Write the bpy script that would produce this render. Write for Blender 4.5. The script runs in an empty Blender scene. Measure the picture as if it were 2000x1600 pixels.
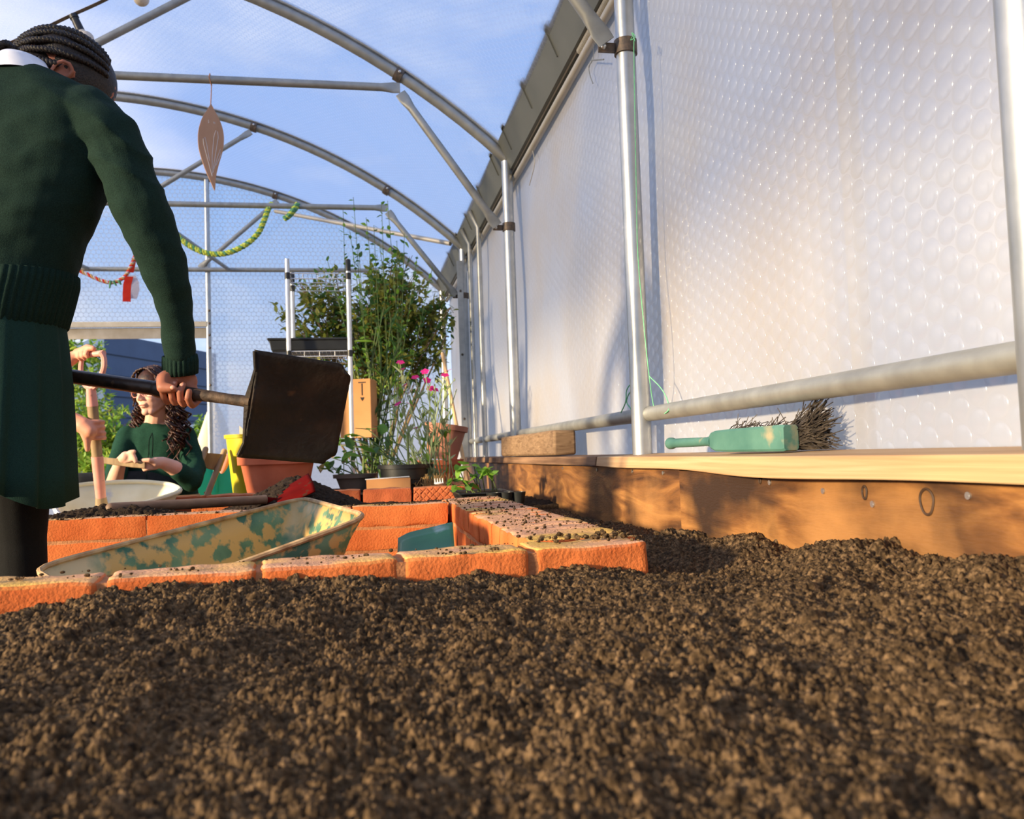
import bpy, bmesh, math, random
import numpy as np
from mathutils import Vector, Matrix, noise as mnoise

scene = bpy.context.scene
COL = scene.collection

# ------------------------------------------------------------------ camera, sky, sun, exposure
FPX, CX, CY = 1650.0, 1000.0, 800.0
YAW, PITCH, ROLL = 0.18143, 0.05192, 0.034
CAMLOC = np.array([0.0, 0.0, 0.62])
def _rot(yaw, pitch, rl):
    cy, sy = math.cos(yaw), math.sin(yaw)
    fwd = np.array([sy*math.cos(pitch), cy*math.cos(pitch), math.sin(pitch)])
    right = np.array([cy, -sy, 0.0]); up = np.cross(right, fwd)
    c, s = math.cos(rl), math.sin(rl)
    return np.array([right*c-up*s, up*c+right*s, fwd])
RM = _rot(YAW, PITCH, ROLL)
cam_data = bpy.data.cameras.new('camera'); cam = bpy.data.objects.new('camera', cam_data); COL.objects.link(cam)
cam.matrix_world = Matrix(((RM[0][0], RM[1][0], -RM[2][0], 0), (RM[0][1], RM[1][1], -RM[2][1], 0), (RM[0][2], RM[1][2], -RM[2][2], 0.62), (0, 0, 0, 1)))
cam_data.sensor_fit = 'HORIZONTAL'; cam_data.sensor_width = 36.0; cam_data.lens = FPX/2000*36
cam_data.clip_start = 0.02; cam_data.clip_end = 400
cam_data.dof.use_dof = True; cam_data.dof.focus_distance = 2.0; cam_data.dof.aperture_fstop = 7.5
scene.camera = cam
scene.view_settings.view_transform = 'Standard'
scene.view_settings.look = 'None'
scene.view_settings.gamma = 1.0
scene.view_settings.use_curve_mapping = False
scene.view_settings.exposure = 0.0
try:
    scene.cycles.use_denoising = True
    scene.cycles.max_bounces = 7; scene.cycles.diffuse_bounces = 4; scene.cycles.glossy_bounces = 3
    scene.cycles.transmission_bounces = 5; scene.cycles.transparent_max_bounces = 16
    scene.cycles.sample_clamp_indirect = 4.0
    scene.cycles.caustics_reflective = False; scene.cycles.caustics_refractive = False
except Exception:
    pass

def S(r, g, b):
    f = lambda c: (c/255/12.92 if c/255 <= 0.04045 else ((c/255+0.055)/1.055)**2.4)
    return (f(r), f(g), f(b), 1.0)

world = bpy.data.worlds.new('sky'); scene.world = world; world.use_nodes = True
wn, wl = world.node_tree.nodes, world.node_tree.links
wn.clear()
wo = wn.new('ShaderNodeOutputWorld'); wb = wn.new('ShaderNodeBackground'); wb.inputs['Strength'].default_value = 1.2
wt = wn.new('ShaderNodeTexCoord'); ws = wn.new('ShaderNodeSeparateXYZ'); wr = wn.new('ShaderNodeValToRGB')
wl.new(wt.outputs['Generated'], ws.inputs[0]); wl.new(ws.outputs['Z'], wr.inputs[0])
e = wr.color_ramp.elements
e[0].position = 0.0; e[0].color = (0.60, 0.72, 0.90, 1); e[1].position = 0.75; e[1].color = (0.115, 0.27, 0.72, 1)
k = e.new(0.28); k.color = (0.27, 0.50, 0.95, 1)
wnz = wn.new('ShaderNodeTexNoise'); wnz.inputs['Scale'].default_value = 3.2; wnz.inputs['Detail'].default_value = 7; wnz.inputs['Roughness'].default_value = 0.55
wmp = wn.new('ShaderNodeMapping'); wmp.inputs['Scale'].default_value = (1, 1, 2.6); wmp.inputs['Location'].default_value = (0.35, 0.1, 0.2)
wl.new(wt.outputs['Generated'], wmp.inputs[0]); wl.new(wmp.outputs[0], wnz.inputs['Vector'])
wcr = wn.new('ShaderNodeValToRGB'); wcr.color_ramp.elements[0].position = 0.47; wcr.color_ramp.elements[1].position = 0.66
wl.new(wnz.outputs['Fac'], wcr.inputs[0])
wmx = wn.new('ShaderNodeMixRGB'); wmx.inputs[2].default_value = (0.95, 0.97, 1.0, 1)
wl.new(wcr.outputs[0], wmx.inputs[0]); wl.new(wr.outputs[0], wmx.inputs[1])
wl.new(wmx.outputs[0], wb.inputs['Color']); wl.new(wb.outputs[0], wo.inputs[0])

SUN_EL, SUN_SLOPE = math.radians(10.0), 0.42
sund = bpy.data.lights.new('evening_sun', 'SUN'); sund.energy = 9.6; sund.angle = math.radians(4.0); sund.color = (1.0, 0.80, 0.52)
sun = bpy.data.objects.new('evening_sun', sund); COL.objects.link(sun)
sd = Vector((1.0, SUN_SLOPE, 0.0)).normalized()*math.cos(SUN_EL) + Vector((0, 0, -math.sin(SUN_EL)))
sun.rotation_euler = sd.to_track_quat('-Z', 'Y').to_euler(); sun.location = (-8, -3, 4)

def ray(px, py): return RM.T @ np.array([(px-CX)/FPX, -(py-CY)/FPX, 1.0])
def at(px, py, d): return Vector(CAMLOC + ray(px, py)*d)              # a point d metres ahead of the lens plane
def aty(px, py, y):
    r = ray(px, py); return Vector(CAMLOC + r*(y/r[1]))
def atx(px, py, x):
    r = ray(px, py); return Vector(CAMLOC + r*(x/r[0]))

# ------------------------------------------------------------------ helpers
R = random.Random(7)
V = Vector

class MB:
    def __init__(self): self.v = []; self.f = []; self.m = []; self.uv = None
    def add(self, vs, fs, mi=0):
        o = len(self.v); self.v.extend([tuple(p) for p in vs]); self.f.extend([tuple(i+o for i in f) for f in fs]); self.m.extend([mi]*len(fs)); return self
    def box(self, c, s, rot=None, mi=0):
        x, y, z = s[0]/2, s[1]/2, s[2]/2
        vs = [V(p) for p in ((-x,-y,-z),(x,-y,-z),(x,y,-z),(-x,y,-z),(-x,-y,z),(x,-y,z),(x,y,z),(-x,y,z))]
        if rot is not None: vs = [rot @ p for p in vs]
        return self.add([p+V(c) for p in vs], [(3,2,1,0),(4,5,6,7),(0,1,5,4),(1,2,6,5),(2,3,7,6),(3,0,4,7)], mi)
    def loft(self, rings, closed=True, caps=True, mi=0):
        n = len(rings[0]); vs = [p for r in rings for p in r]; fs = []
        for i in range(len(rings)-1):
            for j in range(n if closed else n-1):
                a = i*n+j; b = i*n+(j+1) % n
                fs.append((a, b, b+n, a+n))
        if caps and closed:
            fs.append(tuple(reversed(range(n)))); fs.append(tuple((len(rings)-1)*n+j for j in range(n)))
        return self.add(vs, fs, mi)
    def tube(self, pts, r, n=8, caps=True, mi=0, flat=1.0):
        pts = [V(p) for p in pts]; m = len(pts)
        rr = r if isinstance(r, (list, tuple)) else [r]*m
        t0 = (pts[1]-pts[0]).normalized()
        u = t0.orthogonal().normalized() if abs(t0.z) > .95 else t0.cross(V((0,0,1))).normalized()
        rings = []
        for i, p in enumerate(pts):
            t = (pts[min(i+1, m-1)]-pts[max(i-1, 0)])
            t = t.normalized() if t.length > 1e-9 else t0
            u = (u - t*u.dot(t)); u = u.normalized() if u.length > 1e-6 else t.orthogonal().normalized()
            w = t.cross(u)
            rings.append([p + u*(math.cos(a)*rr[i]) + w*(math.sin(a)*rr[i]*flat) for a in [2*math.pi*j/n for j in range(n)]])
        return self.loft(rings, True, caps, mi)
    def lathe(self, prof, c=(0,0,0), n=32, mi=0, rot=None, caps=False):
        c = V(c); rings = []
        for r, z in prof:
            ring = [V((r*math.cos(2*math.pi*j/n), r*math.sin(2*math.pi*j/n), z)) for j in range(n)]
            if rot is not None: ring = [rot @ p for p in ring]
            rings.append([p+c for p in ring])
        return self.loft(rings, True, caps, mi)
    def ell(self, c, r, rot=None, nu=16, nv=10, mi=0):
        c = V(c); r = (r, r, r) if isinstance(r, (int, float)) else r
        vs = []; fs = []
        for i in range(nv+1):
            th = math.pi*i/nv
            for j in range(nu):
                a = 2*math.pi*j/nu
                p = V((r[0]*math.sin(th)*math.cos(a), r[1]*math.sin(th)*math.sin(a), r[2]*math.cos(th)))
                vs.append((rot @ p if rot is not None else p)+c)
        for i in range(nv):
            for j in range(nu):
                a = i*nu+j; b = i*nu+(j+1) % nu
                fs.append((a, a+nu, b+nu, b))
        return self.add(vs, fs, mi)
    def rcone(self, p0, r0, p1, r1, n=14):
        p0, p1 = V(p0), V(p1); d = (p1-p0); L = d.length; t = d/L if L > 1e-9 else V((0,0,1))
        pts, rr = [], []
        for i in range(5):
            a = math.pi/2*(1-i/4); pts.append(p0 - t*(math.sin(a)*r0)); rr.append(max(1e-4, math.cos(a)*r0))
        for i in range(5):
            a = math.pi/2*i/4; pts.append(p1 + t*(math.sin(a)*r1)); rr.append(max(1e-4, math.cos(a)*r1))
        return self.tube(pts, rr, n)
    def chain(self, pts, rr, n=14):
        for i in range(len(pts)-1): self.rcone(pts[i], rr[i], pts[i+1], rr[i+1], n)
        return self
    def leaf(self, p, d, up, L, W, bend=0.25, mi=0):
        p = V(p); d = V(d).normalized(); s = d.cross(V(up)); s = s.normalized() if s.length > 1e-4 else d.orthogonal().normalized(); n = s.cross(d)
        q = lambda t, w, h: p + d*(L*t) + s*(W*w) + n*(L*h)
        vs = [q(0,0,0), q(.35,-.5,-.02*1), q(.35,.5,-.02), q(.38,0,-.07*1), q(.72,-.36,-bend*.5), q(.72,.36,-bend*.5), q(.72,0,-bend*.5-.05), q(1,0,-bend)]
        return self.add(vs, [(0,3,1),(0,2,3),(1,3,6,4),(3,2,5,6),(4,6,7),(6,5,7)], mi)
    def build(self, name, mats, parent=None, smooth=True, bevel=None, loc=None, auto=None, sub=0):
        me = bpy.data.meshes.new(name)
        o = bpy.data.objects.new(name, me); COL.objects.link(o)
        vs = np.array(self.v, dtype=float)
        if parent is not None:
            off = np.array(wloc(parent)); o.parent = parent; l = np.array(loc) if loc is not None else np.array(wloc(parent)); o.location = tuple(l-off)
        else:
            if loc is None:
                lo, hi = vs.min(0), vs.max(0); l = np.array([(lo[0]+hi[0])/2, (lo[1]+hi[1])/2, lo[2]])
            else: l = np.array(loc)
            o.location = tuple(l)
        me.from_pydata([tuple(p) for p in (vs-l)], [], self.f)
        mats = mats if isinstance(mats, (list, tuple)) else [mats]
        for m in mats: me.materials.append(m)
        if len(mats) > 1: me.polygons.foreach_set('material_index', self.m)
        if self.uv is not None:
            ul = me.uv_layers.new(name='UVMap'); li = np.empty(len(me.loops), dtype=np.int32); me.loops.foreach_get('vertex_index', li)
            ul.data.foreach_set('uv', np.array(self.uv, dtype=np.float32)[li].ravel())
        if smooth:
            me.polygons.foreach_set('use_smooth', [True]*len(me.polygons))
            try: me.set_sharp_from_angle(angle=math.radians(auto if auto else 40))
            except Exception: pass
        me.update()
        if bevel:
            b = o.modifiers.new('edge', 'BEVEL'); b.width = bevel; b.segments = 2; b.limit_method = 'ANGLE'
        if sub:
            s = o.modifiers.new('sub', 'SUBSURF'); s.levels = sub; s.render_levels = sub
        return o

def wloc(o):
    l = V(o.location)
    while o.parent is not None: o = o.parent; l += o.location
    return l
def tag(o, label=None, cat=None, group=None, kind=None):
    if label: o['label'] = label
    if cat: o['category'] = cat
    if group: o['group'] = group
    if kind: o['kind'] = kind
    return o
def thing(name, label, cat, loc, group=None):
    o = bpy.data.objects.new(name, None); o.empty_display_size = .1; COL.objects.link(o); o.location = loc
    return tag(o, label, cat, group)
def struct(o): return tag(o, kind='structure')

def blob(prims, voxel, it=4, lam=0.5):
    """union of closed shapes grown into one continuous surface"""
    me = bpy.data.meshes.new('tmp'); me.from_pydata(prims.v, [], prims.f); me.update()
    o = bpy.data.objects.new('tmp', me); COL.objects.link(o)
    r = o.modifiers.new('r', 'REMESH'); r.mode = 'VOXEL'; r.voxel_size = voxel
    if it:
        s = o.modifiers.new('s', 'SMOOTH'); s.iterations = it; s.factor = lam
    dg = bpy.context.evaluated_depsgraph_get(); ev = o.evaluated_get(dg); em = ev.to_mesh()
    n = len(em.vertices); co = np.empty(n*3); em.vertices.foreach_get('co', co); no = np.empty(n*3)
    em.vertices.foreach_get('normal', no)
    out = MB(); out.v = [tuple(p) for p in co.reshape(-1, 3)]; out.f = [tuple(p.vertices) for p in em.polygons]; out.m = [0]*len(out.f)
    out.n = no.reshape(-1, 3)
    ev.to_mesh_clear(); bpy.data.objects.remove(o); bpy.data.meshes.remove(me)
    return out

def curve_pts(cps, n=24):
    """Catmull-Rom through control points"""
    P = [V(p) for p in cps]; P = [P[0]*2-P[1]] + P + [P[-1]*2-P[-2]]; out = []
    segs = len(P)-3
    for s in range(segs):
        a, b, c, d = P[s:s+4]; m = max(2, n//segs)
        for i in range(m):
            t = i/m
            out.append(0.5*((2*b)+(c-a)*t+(2*a-5*b+4*c-d)*t*t+(3*b-a-3*c+d)*t**3))
    out.append(P[-2]); return out

# ------------------------------------------------------------------ materials
def newmat(name):
    m = bpy.data.materials.new(name); m.use_nodes = True; nt = m.node_tree; nt.nodes.clear()
    out = nt.nodes.new('ShaderNodeOutputMaterial'); return m, nt.nodes, nt.links, out
def ramp(N, stops):
    r = N.new('ShaderNodeValToRGB'); el = r.color_ramp.elements
    while len(el) < len(stops): el.new(0.5)
    for i, (p, c) in enumerate(stops): el[i].position = p; el[i].color = c if len(c) == 4 else (*c, 1)
    return r
def M(name, stops, scale=6, rough=.7, bump=0.0, bscale=60, metal=0.0, detail=6, stretch=(1,1,1), spec=.4, over=None, trans=0.0, bdist=.004, dist=0.0):
    """noise-ramped principled surface; over=(colour, scale, lo, hi) adds a second layer of blotches; trans adds light through thin things"""
    m, N, L, out = newmat(name)
    p = N.new('ShaderNodeBsdfPrincipled'); p.inputs['Roughness'].default_value = rough; p.inputs['Metallic'].default_value = metal
    p.inputs['Specular IOR Level'].default_value = spec
    tc = N.new('ShaderNodeTexCoord'); mp = N.new('ShaderNodeMapping'); mp.inputs['Scale'].default_value = stretch
    L.new(tc.outputs['Object'], mp.inputs[0])
    nz = N.new('ShaderNodeTexNoise'); nz.inputs['Scale'].default_value = scale; nz.inputs['Detail'].default_value = detail; nz.inputs['Distortion'].default_value = dist
    L.new(mp.outputs[0], nz.inputs['Vector'])
    if not isinstance(stops[0][0], (int, float)): stops = [(.3, stops[0]), (.7, stops[1])] if len(stops) == 2 else [(.5, stops[0])]
    r = ramp(N, stops); L.new(nz.outputs['Fac'], r.inputs[0]); col = r.outputs[0]
    for ov in ([over] if over and not isinstance(over, list) else (over or [])):
        n2 = N.new('ShaderNodeTexNoise'); n2.inputs['Scale'].default_value = ov[1]; n2.inputs['Detail'].default_value = 8
        L.new(tc.outputs['Object'], n2.inputs['Vector'])
        r2 = ramp(N, [(ov[2], (0,0,0,1)), (ov[3], (1,1,1,1))]); L.new(n2.outputs['Fac'], r2.inputs[0])
        mx = N.new('ShaderNodeMixRGB'); mx.inputs[2].default_value = ov[0]
        L.new(r2.outputs[0], mx.inputs[0]); L.new(col, mx.inputs[1]); col = mx.outputs[0]
    L.new(col, p.inputs['Base Color'])
    if bump:
        n3 = N.new('ShaderNodeTexNoise'); n3.inputs['Scale'].default_value = bscale; n3.inputs['Detail'].default_value = 5
        L.new(mp.outputs[0], n3.inputs['Vector'])
        b = N.new('ShaderNodeBump'); b.inputs['Strength'].default_value = bump; b.inputs['Distance'].default_value = bdist
        L.new(n3.outputs['Fac'], b.inputs['Height']); L.new(b.outputs[0], p.inputs['Normal'])
    last = p.outputs[0]
    if trans:
        t = N.new('ShaderNodeBsdfTranslucent'); L.new(col, t.inputs['Color']); mx = N.new('ShaderNodeMixShader'); mx.inputs[0].default_value = trans
        L.new(last, mx.inputs[1]); L.new(t.outputs[0], mx.inputs[2]); last = mx.outputs[0]
    L.new(last, out.inputs[0]); return m

def film(name, pitch, t_centre, t_edge, tint, dif, gloss=.08, bump=.5, dust=None, milky=0.0):
    """bubble film: hexagonal cells, clearer in the middle of each bubble, milky along the welds"""
    m, N, L, out = newmat(name)
    tc = N.new('ShaderNodeTexCoord')
    def vm(op, a, b=None):
        n = N.new('ShaderNodeVectorMath'); n.operation = op
        for i, x in enumerate((a, b)):
            if x is None: continue
            if isinstance(x, tuple): n.inputs[i].default_value = x
            else: L.new(x, n.inputs[i])
        return n
    def mt(op, a, b=0.0, clamp=False):
        n = N.new('ShaderNodeMath'); n.operation = op; n.use_clamp = clamp
        for i, x in enumerate((a, b)):
            if isinstance(x, (int, float)): n.inputs[i].default_value = x
            else: L.new(x, n.inputs[i])
        return n.outputs[0]
    q = 3**.5
    p = vm('MULTIPLY', tc.outputs['UV'], (1/pitch, 1/pitch/q, 0)).outputs[0]
    a = vm('SUBTRACT', vm('FRACTION', p).outputs[0], (.5, .5, 0)).outputs[0]
    b = vm('SUBTRACT', vm('FRACTION', vm('ADD', p, (.5, .5, 0)).outputs[0]).outputs[0], (.5, .5, 0)).outputs[0]
    la = vm('LENGTH', vm('MULTIPLY', a, (1, q, 0)).outputs[0]).outputs['Value']
    lb = vm('LENGTH', vm('MULTIPLY', b, (1, q, 0)).outputs[0]).outputs['Value']
    d = mt('MULTIPLY', mt('MINIMUM', la, lb), 2.0)
    h = mt('SQRT', mt('MAXIMUM', mt('SUBTRACT', 1.0, mt('POWER', mt('DIVIDE', d, .95), 2.0)), 0.0))
    edge = N.new('ShaderNodeMapRange'); edge.interpolation_type = 'SMOOTHSTEP'; edge.inputs['From Min'].default_value = .72; edge.inputs['From Max'].default_value = .98
    edge.inputs['To Min'].default_value = t_centre; edge.inputs['To Max'].default_value = t_edge; L.new(d, edge.inputs['Value'])
    nz = N.new('ShaderNodeTexNoise'); nz.inputs['Scale'].default_value = 2.2; nz.inputs['Detail'].default_value = 4; L.new(tc.outputs['UV'], nz.inputs['Vector'])
    tv = mt('MULTIPLY', edge.outputs[0], mt('ADD', .55, mt('MULTIPLY', nz.outputs['Fac'], .9)), True)
    fz = N.new('ShaderNodeLayerWeight'); fz.inputs['Blend'].default_value = .5                 # more plastic in the way at a slant
    tv = mt('MULTIPLY', tv, mt('SUBTRACT', 1.0, mt('MULTIPLY', mt('POWER', fz.outputs['Facing'], 2.0), .85)))
    if milky:                                                           # clouded towards the ground to imitate sunlight on the lower film
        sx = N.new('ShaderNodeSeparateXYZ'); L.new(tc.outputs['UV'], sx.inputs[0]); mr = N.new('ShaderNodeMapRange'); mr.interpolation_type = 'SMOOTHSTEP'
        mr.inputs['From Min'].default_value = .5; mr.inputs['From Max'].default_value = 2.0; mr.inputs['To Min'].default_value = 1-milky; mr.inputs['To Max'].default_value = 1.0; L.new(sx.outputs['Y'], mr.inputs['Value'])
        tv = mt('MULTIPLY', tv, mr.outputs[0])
    bp = N.new('ShaderNodeBump'); bp.inputs['Strength'].default_value = bump; bp.inputs['Distance'].default_value = .008; L.new(h, bp.inputs['Height'])
    tr = N.new('ShaderNodeBsdfTranslucent'); tr.inputs['Color'].default_value = tint
    df = N.new('ShaderNodeBsdfDiffuse'); df.inputs['Color'].default_value = tint
    if dust:
        n2 = N.new('ShaderNodeTexNoise'); n2.inputs['Scale'].default_value = 1.3; n2.inputs['Detail'].default_value = 6; L.new(tc.outputs['UV'], n2.inputs['Vector'])
        r2 = ramp(N, [(.42, tint), (.72, dust)]); L.new(n2.outputs['Fac'], r2.inputs[0]); L.new(r2.outputs[0], df.inputs['Color']); L.new(r2.outputs[0], tr.inputs['Color'])
    gl = N.new('ShaderNodeBsdfGlossy'); gl.inputs['Roughness'].default_value = .16; L.new(bp.outputs[0], gl.inputs['Normal'])
    tp = N.new('ShaderNodeBsdfTransparent')
    def mix(f, x, y):
        n = N.new('ShaderNodeMixShader')
        if isinstance(f, (int, float)): n.inputs[0].default_value = f
        else: L.new(f, n.inputs[0])
        L.new(x, n.inputs[1]); L.new(y, n.inputs[2]); return n.outputs[0]
    s = mix(dif, tr.outputs[0], df.outputs[0]); s = mix(gloss, s, gl.outputs[0]); s = mix(tv, s, tp.outputs[0])
    L.new(s, out.inputs[0]); return m

MT = {}
MT['galv'] = M('galvanised_steel', [(.3, (.42,.43,.42)), (.7, (.56,.56,.54))], 14, .38, .05, 90, .85)
MT['galv_dull'] = M('weathered_galvanised', [(.3, (.30,.30,.28)), (.7, (.40,.40,.37))], 20, .5, .05, 90, .6)
MT['gutter'] = M('grey_green_aluminium', [(.3, (.135,.14,.12)), (.7, (.165,.168,.145))], 5, .55, 0, 60, .2)
MT['alu'] = M('tan_aluminium', [(.3, (.50,.46,.38)), (.7, (.58,.53,.45))], 10, .45, 0, 60, .4)
MT['clamp'] = M('rusty_dark_clamp', [(.35, (.10,.085,.07)), (.65, (.20,.14,.10))], 60, .55, .1, 120, .6)
MT['bolt'] = M('zinc_bolt', [(.3, (.6,.6,.58)), (.7, (.7,.7,.68))], 40, .3, 0, 60, .9)
MT['film_roof'] = film('roof_bubble_film', .034, .46, .22, (.92,.93,.97,1), .08, .05, .25)
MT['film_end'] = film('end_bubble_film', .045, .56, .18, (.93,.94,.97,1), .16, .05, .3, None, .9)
MT['film_wall'] = film('side_bubble_film', .046, .12, .075, (.67,.665,.68,1), .42, .11, .75, (.68,.58,.46,1))
MT['soil'] = M('damp_crumbly_soil', [(.32, (.018,.011,.0055)), (.5, (.074,.045,.021)), (.72, (.22,.135,.066))], 120, .95, .7, 420, 0, 4, bdist=.003, spec=.15)
MT['soil_dark'] = M('dark_compost', [(.3, (.014,.009,.006)), (.7, (.05,.032,.019))], 90, .95, .8, 240, bdist=.006, spec=.15)
MT['mortar'] = M('dusty_mortar', [(.35, (.38,.15,.06)), (.65, (.50,.22,.09))], 22, .95, .6, 160)
MT['earth'] = M('trodden_earth', [(.3, (.09,.065,.045)), (.7, (.2,.15,.1))], 3, .95, .5, 40)
MT['pine'] = M('new_pine', [(.3, (.40,.225,.105)), (.5, (.50,.31,.155)), (.7, (.56,.38,.21))], 3.0, .6, .15, 40, 0, 6, (9, .5, 30), dist=.6)
MT['oldwood'] = M('dark_aged_timber', [(.3, (.05,.021,.009)), (.48, (.19,.080,.024)), (.68, (.37,.172,.050))], 3.2, .5, .25, 60, 0, 8, (1, .8, 4.5), over=[((.035,.018,.010,1), 2.6, .50, .66), ((.42,.20,.065,1), 1.7, .60, .75)], dist=1.6)
MT['oldcap'] = M('weathered_board', [(.3, (.10,.05,.025)), (.7, (.30,.17,.09))], 3, .7, .2, 50, 0, 6, (6, .8, 20))
MT['block'] = M('rough_sawn_block', [(.3, (.15,.085,.042)), (.7, (.30,.19,.105))], 5, .8, .3, 60, 0, 6, (3, 3, 18), dist=1.0)

# brick: orange-red clay, pinkish dust and ochre stain on the upper faces
def brick_mat(name, a, b, top, ochre, amount):
    m, N, L, out = newmat(name)
    p = N.new('ShaderNodeBsdfPrincipled'); p.inputs['Roughness'].default_value = .9; p.inputs['Specular IOR Level'].default_value = .15
    tc = N.new('ShaderNodeTexCoord')
    nz = N.new('ShaderNodeTexNoise'); nz.inputs['Scale'].default_value = 9; nz.inputs['Detail'].default_value = 8; L.new(tc.outputs['Object'], nz.inputs['Vector'])
    r = ramp(N, [(.32, a), (.68, b)]); L.new(nz.outputs['Fac'], r.inputs[0])
    g = N.new('ShaderNodeNewGeometry'); sp = N.new('ShaderNodeSeparateXYZ'); L.new(g.outputs['True Normal'], sp.inputs[0])
    n2 = N.new('ShaderNodeTexNoise'); n2.inputs['Scale'].default_value = 4.0; n2.inputs['Detail'].default_value = 7; L.new(tc.outputs['Object'], n2.inputs['Vector'])
    r2 = ramp(N, [(.46, top), (.60, ochre)]); L.new(n2.outputs['Fac'], r2.inputs[0])
    mr = N.new('ShaderNodeMapRange'); mr.inputs['From Min'].default_value = .35; mr.inputs['From Max'].default_value = .85; mr.inputs['To Max'].default_value = amount; L.new(sp.outputs['Z'], mr.inputs['Value'])
    mx = N.new('ShaderNodeMixRGB'); L.new(mr.outputs[0], mx.inputs[0]); L.new(r.outputs[0], mx.inputs[1]); L.new(r2.outputs[0], mx.inputs[2])
    L.new(mx.outputs[0], p.inputs['Base Color'])
    n3 = N.new('ShaderNodeTexNoise'); n3.inputs['Scale'].default_value = 170; n3.inputs['Detail'].default_value = 4; L.new(tc.outputs['Object'], n3.inputs['Vector'])
    b_ = N.new('ShaderNodeBump'); b_.inputs['Strength'].default_value = .55; b_.inputs['Distance'].default_value = .004; L.new(n3.outputs['Fac'], b_.inputs['Height']); L.new(b_.outputs[0], p.inputs['Normal'])
    L.new(p.outputs[0], out.inputs[0]); return m
MT['brick'] = brick_mat('orange_clay_brick', (.50,.115,.030,1), (.66,.19,.055,1), (.66,.36,.21,1), (.68,.42,.11,1), .95)
MT['brick_rear'] = brick_mat('red_clay_brick', (.42,.10,.04,1), (.58,.16,.06,1), (.56,.24,.12,1), (.50,.2,.08,1), .6)

# ------------------------------------------------------------------ the tunnel: ground, films, frame
XC, RAD, YS = -2.0, 4.2, [0.92, 2.46, 4.54, 6.55, 8.25]
XP = 0.85; XL = 2*XC-XP
def hoopz(x, r=RAD): return 3.37-RAD + math.sqrt(max(0, r*r-(x-XC)**2))
mb = MB(); mb.box((0, 15, -.05), (90, 110, .1)); struct(mb.build('floor', MT['earth'], smooth=False))

def roof_film():
    mb = MB(); uv = []; n = 48; ys = [-1.6] + YS; off = .035
    rows = []
    ang0 = math.asin((XP+.02-XC)/RAD); 
    yy = []
    for i in range(len(ys)-1):
        for k in range(8): yy.append((ys[i]+(ys[i+1]-ys[i])*k/8, math.sin(math.pi*k/8)))
    yy.append((ys[-1], 0))
    for (y, s) in yy:
        for j in range(n+1):
            a = -ang0+2*ang0*j/n; r = RAD+off - .02*s*math.cos(a*1.2)
            rows.append((XC+r*math.sin(a), y, 3.37-RAD+r*math.cos(a))); uv.append((a*RAD, y))
    fs = [(i*(n+1)+j, i*(n+1)+j+1, (i+1)*(n+1)+j+1, (i+1)*(n+1)+j) for i in range(len(yy)-1) for j in range(n)]
    mb.add(rows, fs); mb.uv = uv; return struct(mb.build('ceiling', MT['film_roof']))
roof_film()
def sheet(name, mat, corners, nu, nv, uvf, wob=0.0):
    a, b, c, d = [V(p) for p in corners]; mb = MB(); uv = []; vs = []
    nrm = (b-a).cross(d-a).normalized()
    for i in range(nv+1):
        for j in range(nu+1):
            s, t = j/nu, i/nv; p = a*(1-s)*(1-t)+b*s*(1-t)+c*s*t+d*(1-s)*t
            p = p + nrm*(wob*mnoise.noise(p*1.3)*math.sin(math.pi*t)**.5 if 0 < t < 1 else 0)
            vs.append(p); uv.append(uvf(p))
    fs = [(i*(nu+1)+j, i*(nu+1)+j+1, (i+1)*(nu+1)+j+1, (i+1)*(nu+1)+j) for i in range(nv) for j in range(nu)]
    mb.add(vs, fs); mb.uv = uv; return struct(mb.build(name, mat))
XF = .925
sheet('wall_right', MT['film_wall'], ((XF, 8.28, .05), (XF, -1.6, .05), (XF, -1.6, 2.17), (XF, 8.28, 2.17)), 90, 24, lambda p: (p.z, p.y), .03)
# end wall: right panel, upper panel over the door, left panel, follow the arch at the top
YE = 8.28
def end_panel(name, x0, x1, z0, ztop=None, mat=None):
    mb = MB(); uv = []; n = 16; m = 16; vs = []
    for i in range(m+1):
        for j in range(n+1):
            x = x0+(x1-x0)*j/n; zt = hoopz(x)+.01 if ztop is None else ztop; z = z0+(zt-z0)*i/m
            vs.append((x, YE, z)); uv.append((x, z))
    mb.add(vs, [(i*(n+1)+j, i*(n+1)+j+1, (i+1)*(n+1)+j+1, (i+1)*(n+1)+j) for i in range(m) for j in range(n)]); mb.uv = uv
    return struct(mb.build(name, mat or MT['film_end']))
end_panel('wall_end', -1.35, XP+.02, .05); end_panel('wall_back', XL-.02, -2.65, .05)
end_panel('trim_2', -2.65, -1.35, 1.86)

def steel(name, label, cat, pts, r, mat='galv', n=14, group=None):
    mb = MB(); mb.tube(pts, r, n); o = mb.build(name, MT[mat], loc=tuple(pts[0])); return tag(o, label, cat, group)
def clamp_on(parent, p, axis, r, arm=None, name='clamp'):
    axis = V(axis).normalized(); mb = MB(); p = V(p)
    mb.tube([p-axis*.022, p+axis*.022], r+.006, 18)
    if arm is not None:
        a = V(arm)-p; mb.box(p+a*.55, (abs(a.x)+.02 if abs(a.x) > .01 else .01, .008, .03))
    c = mb.build(name, MT['clamp'], parent)
    b = MB(); q = p+V((0, -r-.012, 0)) if arm is None else V(arm)+V((0, -.012, 0)); b.ell(q, .009, nu=8, nv=6)
    b.build('bolt', MT['bolt'], c)
    return c
ords = ['nearest', 'thick front', 'middle', 'third visible', 'end wall']
POSTZ = 2.24
plabel = ['galvanised steel post cut by the right edge of the picture', 'thick galvanised post with green twine beside the brush',
          'galvanised post rising behind the wooden block', 'galvanised post beside the plant shelves with flat strip', 'white corner post behind the bushy shrub']
posts = []
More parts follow.
